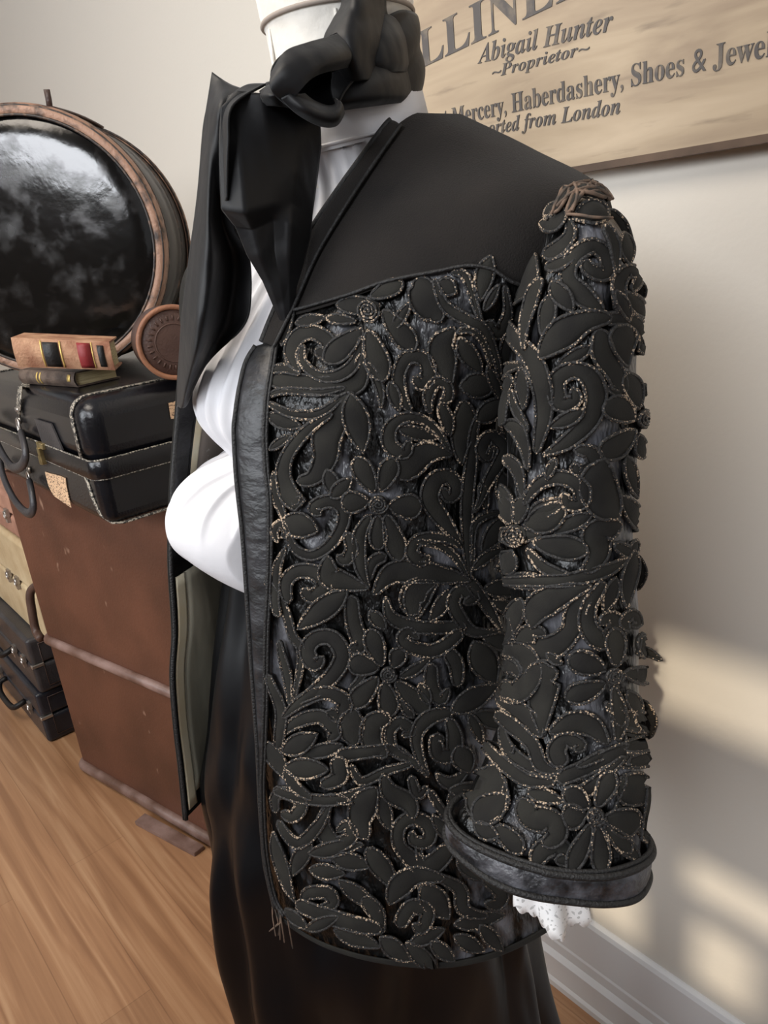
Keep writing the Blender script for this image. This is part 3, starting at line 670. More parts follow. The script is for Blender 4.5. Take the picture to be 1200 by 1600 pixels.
def panel(f0, f1, name, m):
    mb = MB()
    mb.grid([[jp(f0+(f1-f0)*i/NP, s_seam(f0+(f1-f0)*i/NP)+(1-s_seam(f0+(f1-f0)*i/NP))*j/90, -0.0005) for i in range(NP+1)] for j in range(91)])
    return build(name, mb, m, jacket)
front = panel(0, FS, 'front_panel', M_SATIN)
mb = MB(); mb.grid([[jp(FS*i/80, s_, 0.0012) for i in range(81)] for s_ in (.991, .994, .997, 1.0)]); build('hem_facing', mb, M_WOOL2, front, solid=0.001)
panel(FS, 1, 'back_panel', M_WOOL2)
# surface strips that follow two lines on the jacket
def strip(surf, la, lb, off, nc=6, n=120, th=0.0016, dome=0.001):
    A = arclen(spline(la, 200), n); B = arclen(spline(lb, 200), n); top = []; bot = []
    for (xa, ya), (xb, yb) in zip(A, B):
        r1, r0 = [], []
        for k in range(nc+1):
            t = k/nc; p, nr, _ = surf.hit(xa+(xb-xa)*t, ya+(yb-ya)*t)
            r1.append(p+nr*(off+dome*math.sin(PI*t))); r0.append(p+nr*(off-th))
        top.append(r1); bot.append(r0)
    mb = MB(); mb.grid([list(a)+list(reversed(b)) for a, b in zip(top, bot)], True)
    mb.fan(top[0]+list(reversed(bot[0]))); mb.fan(top[-1]+list(reversed(bot[-1])))
    return mb
def cordline(surf, ln, off, r, n=160):
    return [p+nr*off for p, nr, _ in (surf.hit(x, y) for x, y in arclen(spline(ln, 240), n))]
OUT = EDGE[6:]
OUT2 = [(x+1.5, y) for x, y in OUT]
INN = [(437, 540), (432, 575), (426, 610), (423, 640), (421, 680), (423, 730), (428, 785), (428, 860), (426, 925), (423, 985), (422, 1050), (421, 1110), (419, 1170), (417, 1225), (419, 1290), (424, 1345), (436, 1400), (452, 1426)]
band = build('front_band', strip(TS, OUT2, INN, 0.0042), M_SATBAND, jacket)
mb = MB(); mb.tube(cordline(TS, OUT2, 0.0042, 0), 0.0021, 8); mb.tube(cordline(TS, [(x-1, y) for x, y in INN], 0.005, 0), 0.0016, 8)
mb.tube(cordline(TS, [(x+3.5, y) for x, y in INN], 0.005, 0), 0.0012, 8)
build('band_piping', mb, M_CORD_B, band)
NECK_O = [(614, 199), (606, 207), (582, 240), (532, 312), (482, 388), (447, 470), (430, 510), (418, 540)]
NECK_I = [(630, 208), (622, 220), (598, 256), (552, 328), (506, 404), (472, 480), (452, 520), (438, 548)]
mb = strip(TS, NECK_O, NECK_I, 0.0062, 5, 80); nb = build('neckline_facing', mb, M_WOOL, jacket)
mb = MB(); mb.tube(cordline(TS, NECK_O, 0.006, 0), 0.0022, 8); mb.tube(cordline(TS, NECK_I, 0.0066, 0), 0.0014, 8); build('neckline_cord', mb, M_CORD_B, nb)
mb = MB(); mb.tube(cordline(TS, SEAM, 0.006, 0), 0.0013, 6); build('yoke_seam', mb, M_CORD_B, jacket)

# right front, hanging open, seen from its lining side
ER = [(300, 430), (290, 500), (282, 560), (275, 650), (267, 750), (265, 800), (264, 880), (269, 960), (270, 1000), (267, 1060), (273, 1140), (280, 1200), (288, 1282)]
er = []
for x, y in ER:
    u, v, z = UV(pu(x, y, -0.10)); er.append((z, u, v))
er = spline(er, 60)
def rpt(i, t, off=0.0):
    """t metres in from the edge of the right front, towards the side seam"""
    z, u, v = er[i]; d = Vector((-0.42, -0.90)).normalized(); n_ = Vector((-d.y, d.x))
    tt = min(t, 0.16)
    bend = 0.9*tt*tt
    wv = 0.0035*math.sin(z*26+t*30)*min(1, t*25)
    p = Vector((u, v))+d*tt + n_*(-bend*0.0+wv+off)
    return W(p.x, p.y, z)
rfront = None
def rstrip(name, t0, t1, i0, i1, m, parent, off=0.0, nc=6):
    mb = MB(); mb.grid([[rpt(i, t0+(t1-t0)*k/nc, off) for k in range(nc+1)] for i in range(i0, i1)]); return build(name, mb, m, parent, solid=0.0012)
rfront = rstrip('right_front_panel', 0, 0.165, 0, 60, M_WOOL2, jacket, -0.002, 14)
iw = 31
rstrip('satin_facing', 0.0, 0.026, 0, iw, M_SATBAND, rfront, 0.001)
rstrip('cream_lining_edge', 0.026, 0.037, 6, iw, M_CREAM, rfront, 0.0015)
M_LACE = mat('grey_embroidered_lining', lin(142, 132, 124), 0.7, var=lin(206, 200, 194), vscale=70, vdetail=2, vpos=(0.60, 0.64))
rstrip('embroidered_lining', 0.037, 0.16, 4, iw, M_LACE, rfront, 0.001, 12)
rstrip('cream_lining_edge', 0.005, 0.017, iw, 59, M_CREAM, rfront, 0.0015)
rstrip('satin_lining', 0.016, 0.16, iw, 58, M_LINING, rfront, 0.001, 14)
mb = MB(); mb.tube([rpt(i, 0.0015, 0.001) for i in range(60)], 0.0022, 8); mb.tube([rpt(i, 0.026, 0.0015) for i in range(iw)], 0.0014, 6); build('edge_piping', mb, M_CORD_B, rfront)
# right side and back of the right half
def torso_r(th, s, off=0.0):
    p = torso(th, s, off); u, v, z = UV(p); return W(-u, v, z)
mb = MB(); mb.grid([[torso_r(math.radians(78)+(PI-math.radians(78))*i/40, j/60, 0.001) for i in range(41)] for j in range(61)]); build('back_panel', mb, M_WOOL2, jacket)
mb = MB(); rows = []
for (z, cu, cv, a, b) in spline([(1.318, -.205, -.02, .004, .004), (1.305, -.210, -.018, .035, .045), (1.27, -.220, -.01, .045, .058), (1.2, -.222, -.005, .046, .06), (1.05, -.222, 0, .046, .06), (.9, -.225, .01, .052, .066), (.78, -.228, .02, .066, .078)], 40):
    rows.append([W(cu+a*math.cos(2*PI*k/40), cv+b*math.sin(2*PI*k/40), z) for k in range(40)])
mb.grid(rows, True); build('sleeve', mb, M_WOOL2, jacket, solid=0.002)

# left sleeve
VW = Vector((0.593, 0.805, 0))                       # horizontal, from the arm towards the open side of the room
PAIRS = [(893, 300, 915, 298, .120, .012), (874, 316, 944, 326, .121, .040), (856, 348, 972, 362, .122, .050), (846, 392, 986, 410, .123, .056), (818, 452, 994, 474, .125, .059), (799, 540, 995, 560, .127, .061),
         (793, 690, 996, 690, .130, .061), (795, 850, 989, 835, .142, .057), (797, 980, 994, 962, .160, .050), (787, 1098, 997, 1090, .182, .043), (757, 1190, 1004, 1175, .205, .037), (734, 1240, 1001, 1262, .220, .034), (718, 1270, 999, 1318, .230, .029), (714, 1304, 995, 1366, .235, .028)]
cen = []
for x1, y1, x2, y2, k, dp in PAIRS:
    PP = []
    for x, y in ((x1, y1), (x2, y2)):
        d = ray(x, y)                                # plane .593u+.805v = k in the form's own axes
        c0 = (C_O.x-MX)*VW.x+(MY-C_O.y)*VW.y; cdv = d.x*VW.x-d.y*VW.y
        PP.append(C_O+d*((k-c0)/cdv))
    c = (PP[0]+PP[1])/2; e = (PP[1]-PP[0])/2
    cen.append((c.x, c.y, c.z, e.x, e.y, e.z, dp))
SLV = spline(cen, 201)
VWw = Vector((VW.x, -VW.y, 0))
def sleeve(a, s, off=0.0):
    """a round the arm: 0 faces the room, -90 deg the body side, +90 deg the back; s 0 shoulder .. 1 cuff"""
    x = min(max(s, 0), 1)*200; i = min(int(x), 199); t = x-i
    q = [p+(r-p)*t for p, r in zip(SLV[i], SLV[i+1])]
    c = Vector(q[:3]); e = Vector(q[3:6]); dp = q[6]; el = max(e.length, 1e-6)
    wob = 0.0030*noise.noise(Vector((a*1.6, s*9, 4.2)))*min(1, s*8)
    return c+e*(math.sin(a)*(el+off+wob)/el)+VWw*(math.cos(a)*(dp+off+wob))
SS = Surf(sleeve, -PI, PI, 240, 260); SS.mid = Vector(SLV[100][:3])
mb = MB(); rows = [[sleeve(2*PI*i/96, j/90) for i in range(96)] for j in range(91)]; mb.grid(rows, True)
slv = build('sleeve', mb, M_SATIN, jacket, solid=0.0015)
mb = MB(); rows = [[sleeve(2*PI*i/96, s_, o_) for i in range(96)] for s_, o_ in ((.922, .0045), (.926, .007), (.945, .0078), (.98, .0078), (.997, .007), (1.0, .004))]; mb.grid(rows, True)
cb = build('cuff_band', mb, M_SATCUFF, slv, solid=0.0015)
mb = MB()
for s_ in (.924, 1.0): mb.tube([sleeve(2*PI*i/96, s_, .0075) for i in range(96)], 0.0024, 8, closed=True)
mb.tube([sleeve(2*PI*i/96, .914, .0060) for i in range(96)], 0.0016, 8, closed=True)
build('cuff_cord', mb, M_CORD_B, cb)
# lace frill of the blouse below the cuff
mb = MB(); rows = []
cc = Vector(SLV[200][:3])+VWw*0.004+Vector((0, 0, 0.008))
for j in range(13):
    t = j/12; row = []
    for i in range(160):
        a = 2*PI*i/160; r = 0.0165+0.006*t+0.0040*t*math.sin(a*7)+0.002*t*math.sin(a*4+1)
        sc = 0.004*abs(math.sin(a*14)) if j == 12 else 0
        e = Vector(SLV[200][3:6]).normalized()
        row.append(cc+e*(math.sin(a)*r*1.25)+VWw*(math.cos(a)*r)+Vector((0, 0, 0.006-0.044*t-sc-0.006*t*math.sin(a*2+.5))))
    rows.append(row)
mb.grid(rows, True)
M_EYELET = mat('white_eyelet_lace', lin(238, 236, 234), 0.8, var=lin(190, 188, 186), vscale=420, vdetail=0, vpos=(0.64, 0.68))
build('lace_cuff', mb, M_EYELET, blouse, solid=0.0008)
# ------------------------------------------------------------------ cutwork appliques, traced on the jacket's own surfaces
FR = {'A': (400, 400, .35), 'B': (400, 900, .35), 'C': (740, 270, .3313), 'D': (680, 780, .425), 'P': (0, 0, 1)}
class Flat:
    """a leaf that stands clear of the sleeve's outline: a tilted plane through the sleeve"""
    def __init__(s, k): s.k = k
    def hit(s, x, y):
        d = ray(x, y); c0 = (C_O.x-MX)*VW.x+(MY-C_O.y)*VW.y; cdv = d.x*VW.x-d.y*VW.y
        return C_O+d*((s.k-c0)/cdv), VWw.copy(), 0
def ribbon_outline(fr, pts, ws):
    ox, oy, sc = FR[fr]
    P = [(ox+x*sc, oy+y*sc, w*sc*1.06) for (x, y), w in zip(pts, ws)]
    S = spline(P, max(30, len(P)*14)); L = sum(math.dist(a[:2], b[:2]) for a, b in zip(S, S[1:]))
    S = arclen(S, max(10, min(44, int(L/4.2)))) if False else arclen([(a[0], a[1], a[2]) for a in S], max(10, min(46, int(L/4.0))))
    n = len(S); d = [0]
    for a, b in zip(S, S[1:]): d.append(d[-1]+math.dist(a[:2], b[:2]))
    out = []
    for i, (x, y, w) in enumerate(S):
        a = S[max(i-1, 0)]; b = S[min(i+1, n-1)]; tx, ty = b[0]-a[0], b[1]-a[1]; l = math.hypot(tx, ty) or 1; tx /= l; ty /= l
        h = max(w, 1.2)/2
        for dd, we in ((d[i], S[0][2]), (d[-1]-d[i], S[-1][2])):
            R = max(we/2, 0.8)
            if dd < R: h = min(h, math.sqrt(max(R*R-(R-dd)**2, 0))+0.25)
        # inner side never past the centre of curvature
        hl = hr = h
        if 0 < i < n-1:
            a1 = math.atan2(y-S[i-1][1], x-S[i-1][0]); a2 = math.atan2(S[i+1][1]-y, S[i+1][0]-x); da = (a2-a1+PI) % (2*PI)-PI
            ds = (d[i+1]-d[i-1])/2; kc = da/max(ds, 1e-6)
            if kc > 1e-4: hl = min(h, 0.9/kc)
            elif kc < -1e-4: hr = min(h, -0.9/kc)
        out.append((x, y, -ty, tx, hl, hr))
    return out
QS = (-1, -.55, 0, .55, 1)
COV = {}
def add_ribbon(mb, surf, fr, pts, ws, off, dome=0.0011, th=0.0020, cord=0.00115, lift=None):
    o = ribbon_outline(fr, pts, ws); top, bot, L, R = [], [], [], []
    n = len(o)
    COV.setdefault(id(surf), []).extend((x, y, (hl+hr)/2) for x, y, _, _, hl, hr in o)
    for i, (x, y, nx, ny, hl, hr) in enumerate(o):
        r1, r0 = [], []
        of = off+(lift(i/(n-1)) if lift else 0)+0.0006*math.sin(i*.35)
        for q in QS:
            h = (hl if q > 0 else hr)*q
            p, nr, _ = surf.hit(x+nx*h, y+ny*h)
            r1.append(p+nr*(of+dome*(1-q*q))); r0.append(p+nr*(of-th))
            if q == -1: L.append(p+nr*(of+0.0002))
            if q == 1: R.append(p+nr*(of+0.0002))
        top.append(r1); bot.append(r0)
    rows = [a+list(reversed(b)) for a, b in zip(top, bot)]
    mb.grid(rows, True, 0); mb.fan(rows[0], 0, True); mb.fan(rows[-1], 0)
    loop = L+list(reversed(R)); lp = [loop[0]]
    for p in loop[1:]:
        if (p-lp[-1]).length > 0.0006: lp.append(p)
    if len(lp) > 3: mb.tube(lp, cord, 6, mi=1, closed=True)
def leaf(p0, p1, w, bend=0.0):
    (x0, y0), (x1, y1) = p0, p1; dx, dy = x1-x0, y1-y0
    pts = [(x0+dx*t-dy*bend*4*t*(1-t), y0+dy*t+dx*bend*4*t*(1-t)) for t in (0, .22, .5, .78, 1)]
    return pts, [w*.12, w*.82, w, w*.66, w*.06]
def petal(p0, p1, w):
    (x0, y0), (x1, y1) = p0, p1; dx, dy = x1-x0, y1-y0
    return [(x0+dx*t, y0+dy*t) for t in (0, .3, .65, .88, 1)], [w*.25, w*.75, w, w*.7, w*.1]
cnt = [0]
def off_(base=0.0036):
    cnt[0] += 1; return base+0.0011*((cnt[0]*7) % 5)/4
PART = {}
def emit(kind, mb, parent):
    return build(kind, mb, [M_WOOL2, M_CORD], parent, fix=False)
def R_(kind, parent, surf, fr, pts, ws, base=0.0036, lift=None):
    mb = MB(); add_ribbon(mb, surf, fr, pts, ws, off_(base), lift=lift); return emit(kind, mb, parent)
def flower(parent, surf, fr, c, r, petals, base=0.0040):
    mb = MB(); b = off_(base)
    for p in petals:
        pts, ws = petal(*p) if len(p) == 3 else p; add_ribbon(mb, surf, fr, pts, ws, b+0.0002*(cnt[0] % 3))
    ox, oy, sc = FR[fr]; cx, cy, rr = ox+c[0]*sc, oy+c[1]*sc, r*sc
    p, nr, _ = surf.hit(cx, cy)
    rows = []
    for q in (1.0, .7, .35, .02):
        rows.append([(lambda h: h[0]+h[1]*(b+0.0012+0.0012*(1-q)))(surf.hit(cx+rr*q*math.cos(2*PI*k/20), cy+rr*q*math.sin(2*PI*k/20))) for k in range(20)])
    mb.grid(rows, True, 0)
    sp = []
    for k in range(56):
        a = k*.36; q = rr*(1-k/60)
        h = surf.hit(cx+q*math.cos(a), cy+q*math.sin(a)); sp.append(h[0]+h[1]*(b+0.0022))
    mb.tube(sp, 0.0011, 6, mi=1)
    return emit('flower_applique', mb, parent)
S, L_, T = 'scroll_applique', 'leaf_applique', 'stem_applique'
def many(parent, surf, fr, items):
    for it in items:
        if it[0] == 'l': R_(L_, parent, surf, fr, *leaf(*it[1:]))
        else: R_({'s': S, 't': T, 'r': L_}[it[0]], parent, surf, fr, it[1], it[2])
# --- left front, upper part
flower(front, TS, 'A', (520, 255), 50, [((582, 248), (712, 420), 96), ((530, 195), (668, 126), 66), ((515, 335), (572, 560), 98), ((492, 335), (322, 482), 92), ((462, 300), (335, 290), 40)])
flower(front, TS, 'A', (545, 1100), 42, [((503, 1093), (388, 1090), 92), ((588, 1108), (732, 1112), 104), ((530, 1045), (450, 895), 84), ((556, 1042), (612, 895), 80), ((545, 1148), (546, 1302), 72), ((580, 1145), (642, 1352), 84)])
many(front, TS, 'A', [
 ('s', [(212, 530), (172, 450), (198, 375), (268, 350), (335, 388), (328, 440), (280, 432)], [16, 50, 60, 60, 62, 56, 40]),
 ('t', [(232, 412), (228, 480), (290, 540), (380, 540), (450, 482), (486, 365)], [18, 30, 36, 46, 42, 16]),
 ('t', [(78, 560), (200, 572), (330, 585), (450, 562), (488, 440)], [52, 72, 74, 90, 26]),
 ('t', [(88, 525), (140, 512), (215, 538)], [20, 34, 12]), ('l', (200, 316), (332, 286), 44),
 ('t', [(78, 628), (150, 608), (300, 612), (408, 590)], [16, 24, 26, 12]), ('t', [(75, 660), (180, 706), (300, 702), (405, 622)], [16, 32, 34, 14]),
 ('l', (70, 705), (215, 760), 60, .05), ('l', (80, 862), (178, 795), 34),
 ('s', [(352, 703), (240, 780), (165, 880), (140, 980), (166, 1060), (212, 1100), (190, 1072)], [16, 42, 48, 62, 76, 66, 40]),
 ('r', [(440, 612), (372, 700), (328, 800), (318, 900), (268, 985), (200, 1000)], [24, 112, 116, 96, 62, 36]),
 ('l', (430, 618), (482, 872), 104), ('l', (325, 950), (372, 1080), 62), ('l', (345, 1075), (432, 985), 60),
 ('r', [(512, 1150), (466, 1240), (468, 1370), (505, 1472)], [26, 52, 46, 10]),
 ('s', [(690, 690), (650, 620), (640, 530), (680, 452), (750, 458), (772, 520), (740, 562), (702, 540)], [18, 44, 52, 56, 58, 62, 62, 40]),
 ('s', [(772, 692), (765, 620), (800, 560), (850, 572), (846, 628), (815, 632)], [14, 40, 42, 38, 36, 20]),
 ('r', [(892, 318), (832, 390), (840, 480), (868, 562)], [16, 100, 100, 8]),
 ('r', [(745, 100), (772, 200), (830, 290)], [84, 142, 64]), ('t', [(805, 110), (850, 220), (930, 272), (1010, 312), (1050, 430), (1066, 540)], [16, 40, 46, 42, 26, 12]),
 ('t', [(880, 80), (932, 82), (962, 150), (1002, 290)], [16, 32, 28, 16]), ('l', (822, 118), (900, 165), 74),
 ('s', [(1108, 130), (1115, 240), (1085, 325), (1040, 310), (1050, 275)], [16, 32, 58, 56, 30]), ('l', (1018, 235), (1085, 125), 30),
 ('t', [(900, 335), (955, 318), (1008, 372), (1035, 480)], [16, 22, 22, 16]), ('r', [(902, 575), (980, 568), (1060, 568)], [60, 106, 44]), ('l', (968, 726), (1090, 628), 84),
 ('r', [(918, 635), (918, 740), (900, 850), (903, 925)], [30, 104, 62, 8]), ('l', (1080, 665), (1115, 845), 42),
 ('s', [(958, 1138), (1010, 1020), (1062, 920), (1082, 850), (1030, 800), (988, 852), (1008, 895), (1032, 850)], [8, 38, 52, 52, 56, 52, 40, 18]),
 ('s', [(862, 885), (800, 772), (730, 722), (650, 720), (598, 770), (600, 842), (660, 872), (684, 818)], [8, 30, 36, 42, 54, 62, 52, 26]),
 ('r', [(862, 882), (770, 868), (690, 920), (640, 990)], [12, 84, 112, 84]), ('t', [(1012, 640), (962, 750), (950, 900), (930, 1050), (930, 1200), (930, 1320), (940, 1442)], [14, 30, 44, 50, 44, 32, 12]),
 ('s', [(906, 1282), (830, 1180), (768, 1080), (790, 1000), (850, 982), (882, 1032), (850, 1072), (818, 1030)], [8, 60, 72, 72, 62, 52, 48, 26]),
 ('s', [(902, 1292), (820, 1250), (720, 1262), (688, 1312), (728, 1352), (768, 1332)], [10, 36, 46, 50, 52, 24]), ('t', [(932, 1436), (880, 1340), (800, 1282), (690, 1268)], [12, 26, 28, 14]),
 ('r', [(528, 1502), (600, 1412), (720, 1402), (850, 1422), (942, 1442)], [16, 82, 92, 62, 10]), ('t', [(950, 1400), (958, 1220), (1000, 1160), (1085, 1142)], [12, 24, 26, 14]), ('t', [(952, 1395), (1010, 1340), (1088, 1306)], [14, 42, 16]), ('s', [(1080, 1320), (1078, 1380), (1050, 1390)], [20, 30, 20]),
 ('r', [(802, 1442), (722, 1470), (690, 1540), (720, 1592)], [12, 92, 96, 30]), ('l', (138, 1172), (288, 1222), 104),
 ('s', [(148, 1170), (182, 1290), (250, 1332), (330, 1292), (390, 1200), (392, 1120), (330, 1090), (270, 1120), (302, 1152)], [12, 30, 40, 42, 46, 52, 52, 50, 26]),
 ('t', [(98, 960), (110, 1080), (152, 1185)], [14, 34, 16]), ('s', [(117, 1270), (105, 1220), (130, 1190), (155, 1225), (130, 1250)], [16, 30, 34, 30, 16]),
 ('s', [(412, 1228), (432, 1300), (402, 1352), (368, 1330)], [40, 50, 48, 26]), ('r', [(330, 1330), (340, 1420), (420, 1452), (505, 1474)], [24, 92, 66, 10]),
 ('s', [(160, 1542), (150, 1450), (202, 1402), (290, 1412), (312, 1472), (260, 1512), (218, 1480)], [32, 52, 56, 62, 62, 58, 28]), ('r', [(505, 1440), (522, 1360), (582, 1330)], [18, 44, 40]),
 ('t', [(150, 1300), (110, 1400), (105, 1520), (120, 1600)], [14, 34, 34, 26]), ('l', (1020, 480), (1078, 640), 44), ('l', (600, 560), (640, 690), 50), ('l', (480, 460), (560, 680), 36, -.12), ('l', (985, 1010), (1010, 1130), 40), ('l', (620, 330), (700, 210), 40)])
# --- left front, lower part
flower(front, TS, 'B', (590, 425), 36, [((562, 388), (508, 228), 80), ((548, 402), (418, 370), 92), ((545, 440), (428, 575), 84), ((572, 460), (602, 614), 84), ((622, 458), (766, 602), 84), ((612, 398), (645, 312), 72)])
many(front, TS, 'B', [
 ('l', (412, 58), (204, 226), 92), ('t', [(60, 0), (130, 120), (180, 260), (215, 330), (188, 545)], [26, 30, 32, 32, 10]), ('t', [(120, 280), (150, 420), (172, 565)], [16, 34, 14]), ('t', [(72, 430), (130, 600), (118, 762)], [24, 44, 34]),
 ('s', [(180, 562), (280, 500), (360, 420), (392, 340), (350, 270), (280, 270), (242, 322), (274, 382), (312, 350)], [12, 52, 62, 64, 62, 62, 62, 60, 26]),
 ('s', [(138, 622), (230, 540), (330, 510), (402, 550), (380, 612), (328, 590)], [14, 50, 52, 60, 60, 36]), ('s', [(128, 702), (200, 640), (300, 620), (362, 682), (330, 722)], [14, 50, 56, 52, 26]),
 ('l', (138, 775), (284, 696), 84), ('l', (148, 840), (334, 852), 86), ('s', [(430, 80), (440, 200), (466, 300), (420, 308)], [52, 62, 62, 36]), ('l', (508, 148), (580, 226), 54),
 ('t', [(640, 442), (700, 412), (775, 358)], [14, 42, 12]), ('t', [(578, 85), (600, 170), (680, 212), (800, 222), (925, 220)], [14, 46, 52, 50, 50]),
 ('s', [(905, 236), (800, 320), (700, 310), (648, 270), (680, 240), (722, 272)], [46, 56, 52, 46, 40, 18]), ('r', [(805, 18), (722, 72), (698, 186)], [12, 112, 40]),
 ('s', [(1078, 236), (960, 242), (900, 180), (868, 110), (902, 60), (960, 90), (912, 112)], [8, 40, 50, 52, 50, 48, 20]), ('t', [(930, 5), (1020, 130), (1078, 236)], [46, 44, 12]),
 ('l', (958, 285), (1056, 474), 116), ('l', (862, 592), (1064, 478), 90), ('r', [(780, 380), (778, 480), (820, 542), (852, 490)], [44, 60, 52, 16]), ('r', [(840, 322), (880, 380), (892, 485)], [52, 60, 36]), ('l', (728, 470), (770, 565), 50),
 ('s', [(762, 882), (718, 760), (720, 680), (770, 620), (872, 598)], [16, 40, 52, 62, 34]), ('s', [(850, 622), (876, 700), (870, 780), (810, 782), (798, 712), (832, 722)], [34, 60, 62, 60, 48, 18]),
 ('r', [(442, 578), (430, 660), (442, 748)], [52, 104, 50]), ('r', [(602, 620), (530, 640), (518, 720), (584, 792)], [52, 84, 84, 40]),
 ('s', [(712, 812), (620, 772), (598, 690), (640, 640), (692, 680), (650, 702)], [16, 40, 42, 46, 46, 18]), ('t', [(762, 872), (680, 800), (600, 762), (450, 780), (368, 792)], [16, 30, 42, 52, 60]), ('s', [(368, 790), (382, 880), (300, 922)], [60, 64, 40]),
 ('t', [(428, 830), (480, 902), (600, 852), (724, 818)], [20, 34, 34, 12]), ('l', (890, 745), (944, 866), 92), ('r', [(798, 868), (860, 912), (944, 858)], [10, 52, 10]),
 ('t', [(98, 940), (230, 982), (370, 982), (505, 930)], [34, 42, 42, 14]), ('t', [(148, 850), (200, 932), (262, 982)], [28, 42, 20]), ('s', [(108, 1045), (108, 970), (170, 958), (217, 1010), (180, 1062), (130, 1040)], [26, 40, 46, 50, 48, 26]),
 ('t', [(118, 1080), (200, 1180), (290, 1100), (342, 998)], [24, 46, 42, 14]), ('s', [(328, 1010), (308, 1110), (360, 1182), (432, 1150), (410, 1100), (368, 1130)], [24, 62, 62, 52, 42, 18]),
 ('r', [(542, 930), (490, 1000), (470, 1090), (502, 1156)], [26, 114, 86, 40]), ('r', [(568, 870), (600, 950), (680, 1000), (702, 1066)], [24, 72, 72, 24]),
 ('s', [(865, 1190), (760, 1282), (650, 1202), (638, 1110), (700, 1068), (772, 1110), (760, 1172), (700, 1162), (702, 1122)], [66, 82, 52, 52, 56, 56, 50, 40, 18]),
 ('t', [(768, 940), (830, 1040), (875, 1086)], [22, 32, 12]), ('r', [(690, 880), (720, 962), (764, 928)], [30, 42, 16]), ('l', (250, 1222), (485, 1180), 64), ('l', (255, 1290), (405, 1312), 62),
 ('r', [(500, 1200), (560, 1280), (622, 1376)], [50, 84, 30]), ('r', [(598, 1445), (640, 1370), (720, 1320), (836, 1330)], [20, 92, 74, 30]), ('l', (738, 1362), (858, 1516), 108), ('t', [(780, 1308), (900, 1380), (920, 1470), (1024, 1502)], [22, 52, 52, 20]),
 ('t', [(198, 1440), (330, 1500), (480, 1540), (566, 1562)], [50, 62, 62, 40]), ('r', [(480, 1418), (540, 1480), (562, 1582)], [46, 64, 30]), ('s', [(640, 1545), (690, 1460), (762, 1480), (740, 1552), (700, 1530)], [54, 62, 60, 48, 22]),
 ('s', [(230, 1440), (250, 1400), (330, 1400), (350, 1450), (290, 1470)], [30, 50, 52, 46, 20]), ('l', (380, 1340), (560, 1480), 60), ('s', [(1000, 1330), (1080, 1400), (1062, 1452), (1010, 1440)], [30, 56, 50, 24]), ('l', (880, 1540), (1100, 1500), 70), ('l', (890, 1250), (1000, 1340), 60), ('l', (860, 960), (930, 1060), 50, .1),
 ('l', (360, 1560), (560, 1640), 66), ('l', (560, 1590), (690, 1700), 74), ('l', (690, 1620), (840, 1560), 60), ('l', (780, 1610), (880, 1700), 60), ('l', (880, 1590), (1010, 1660), 64), ('l', (990, 1540), (1090, 1660), 60), ('l', (240, 1560), (380, 1500), 50), ('l', (95, 1130), (190, 1440), 54, .04), ('l', (150, 1470), (250, 1560), 46),
 ('t', [(430, 300), (480, 420), (420, 500)], [20, 30, 12]), ('l', (700, 620), (640, 540), 40), ('l', (940, 600), (1000, 740), 44), ('l', (440, 1000), (330, 960), 30)])
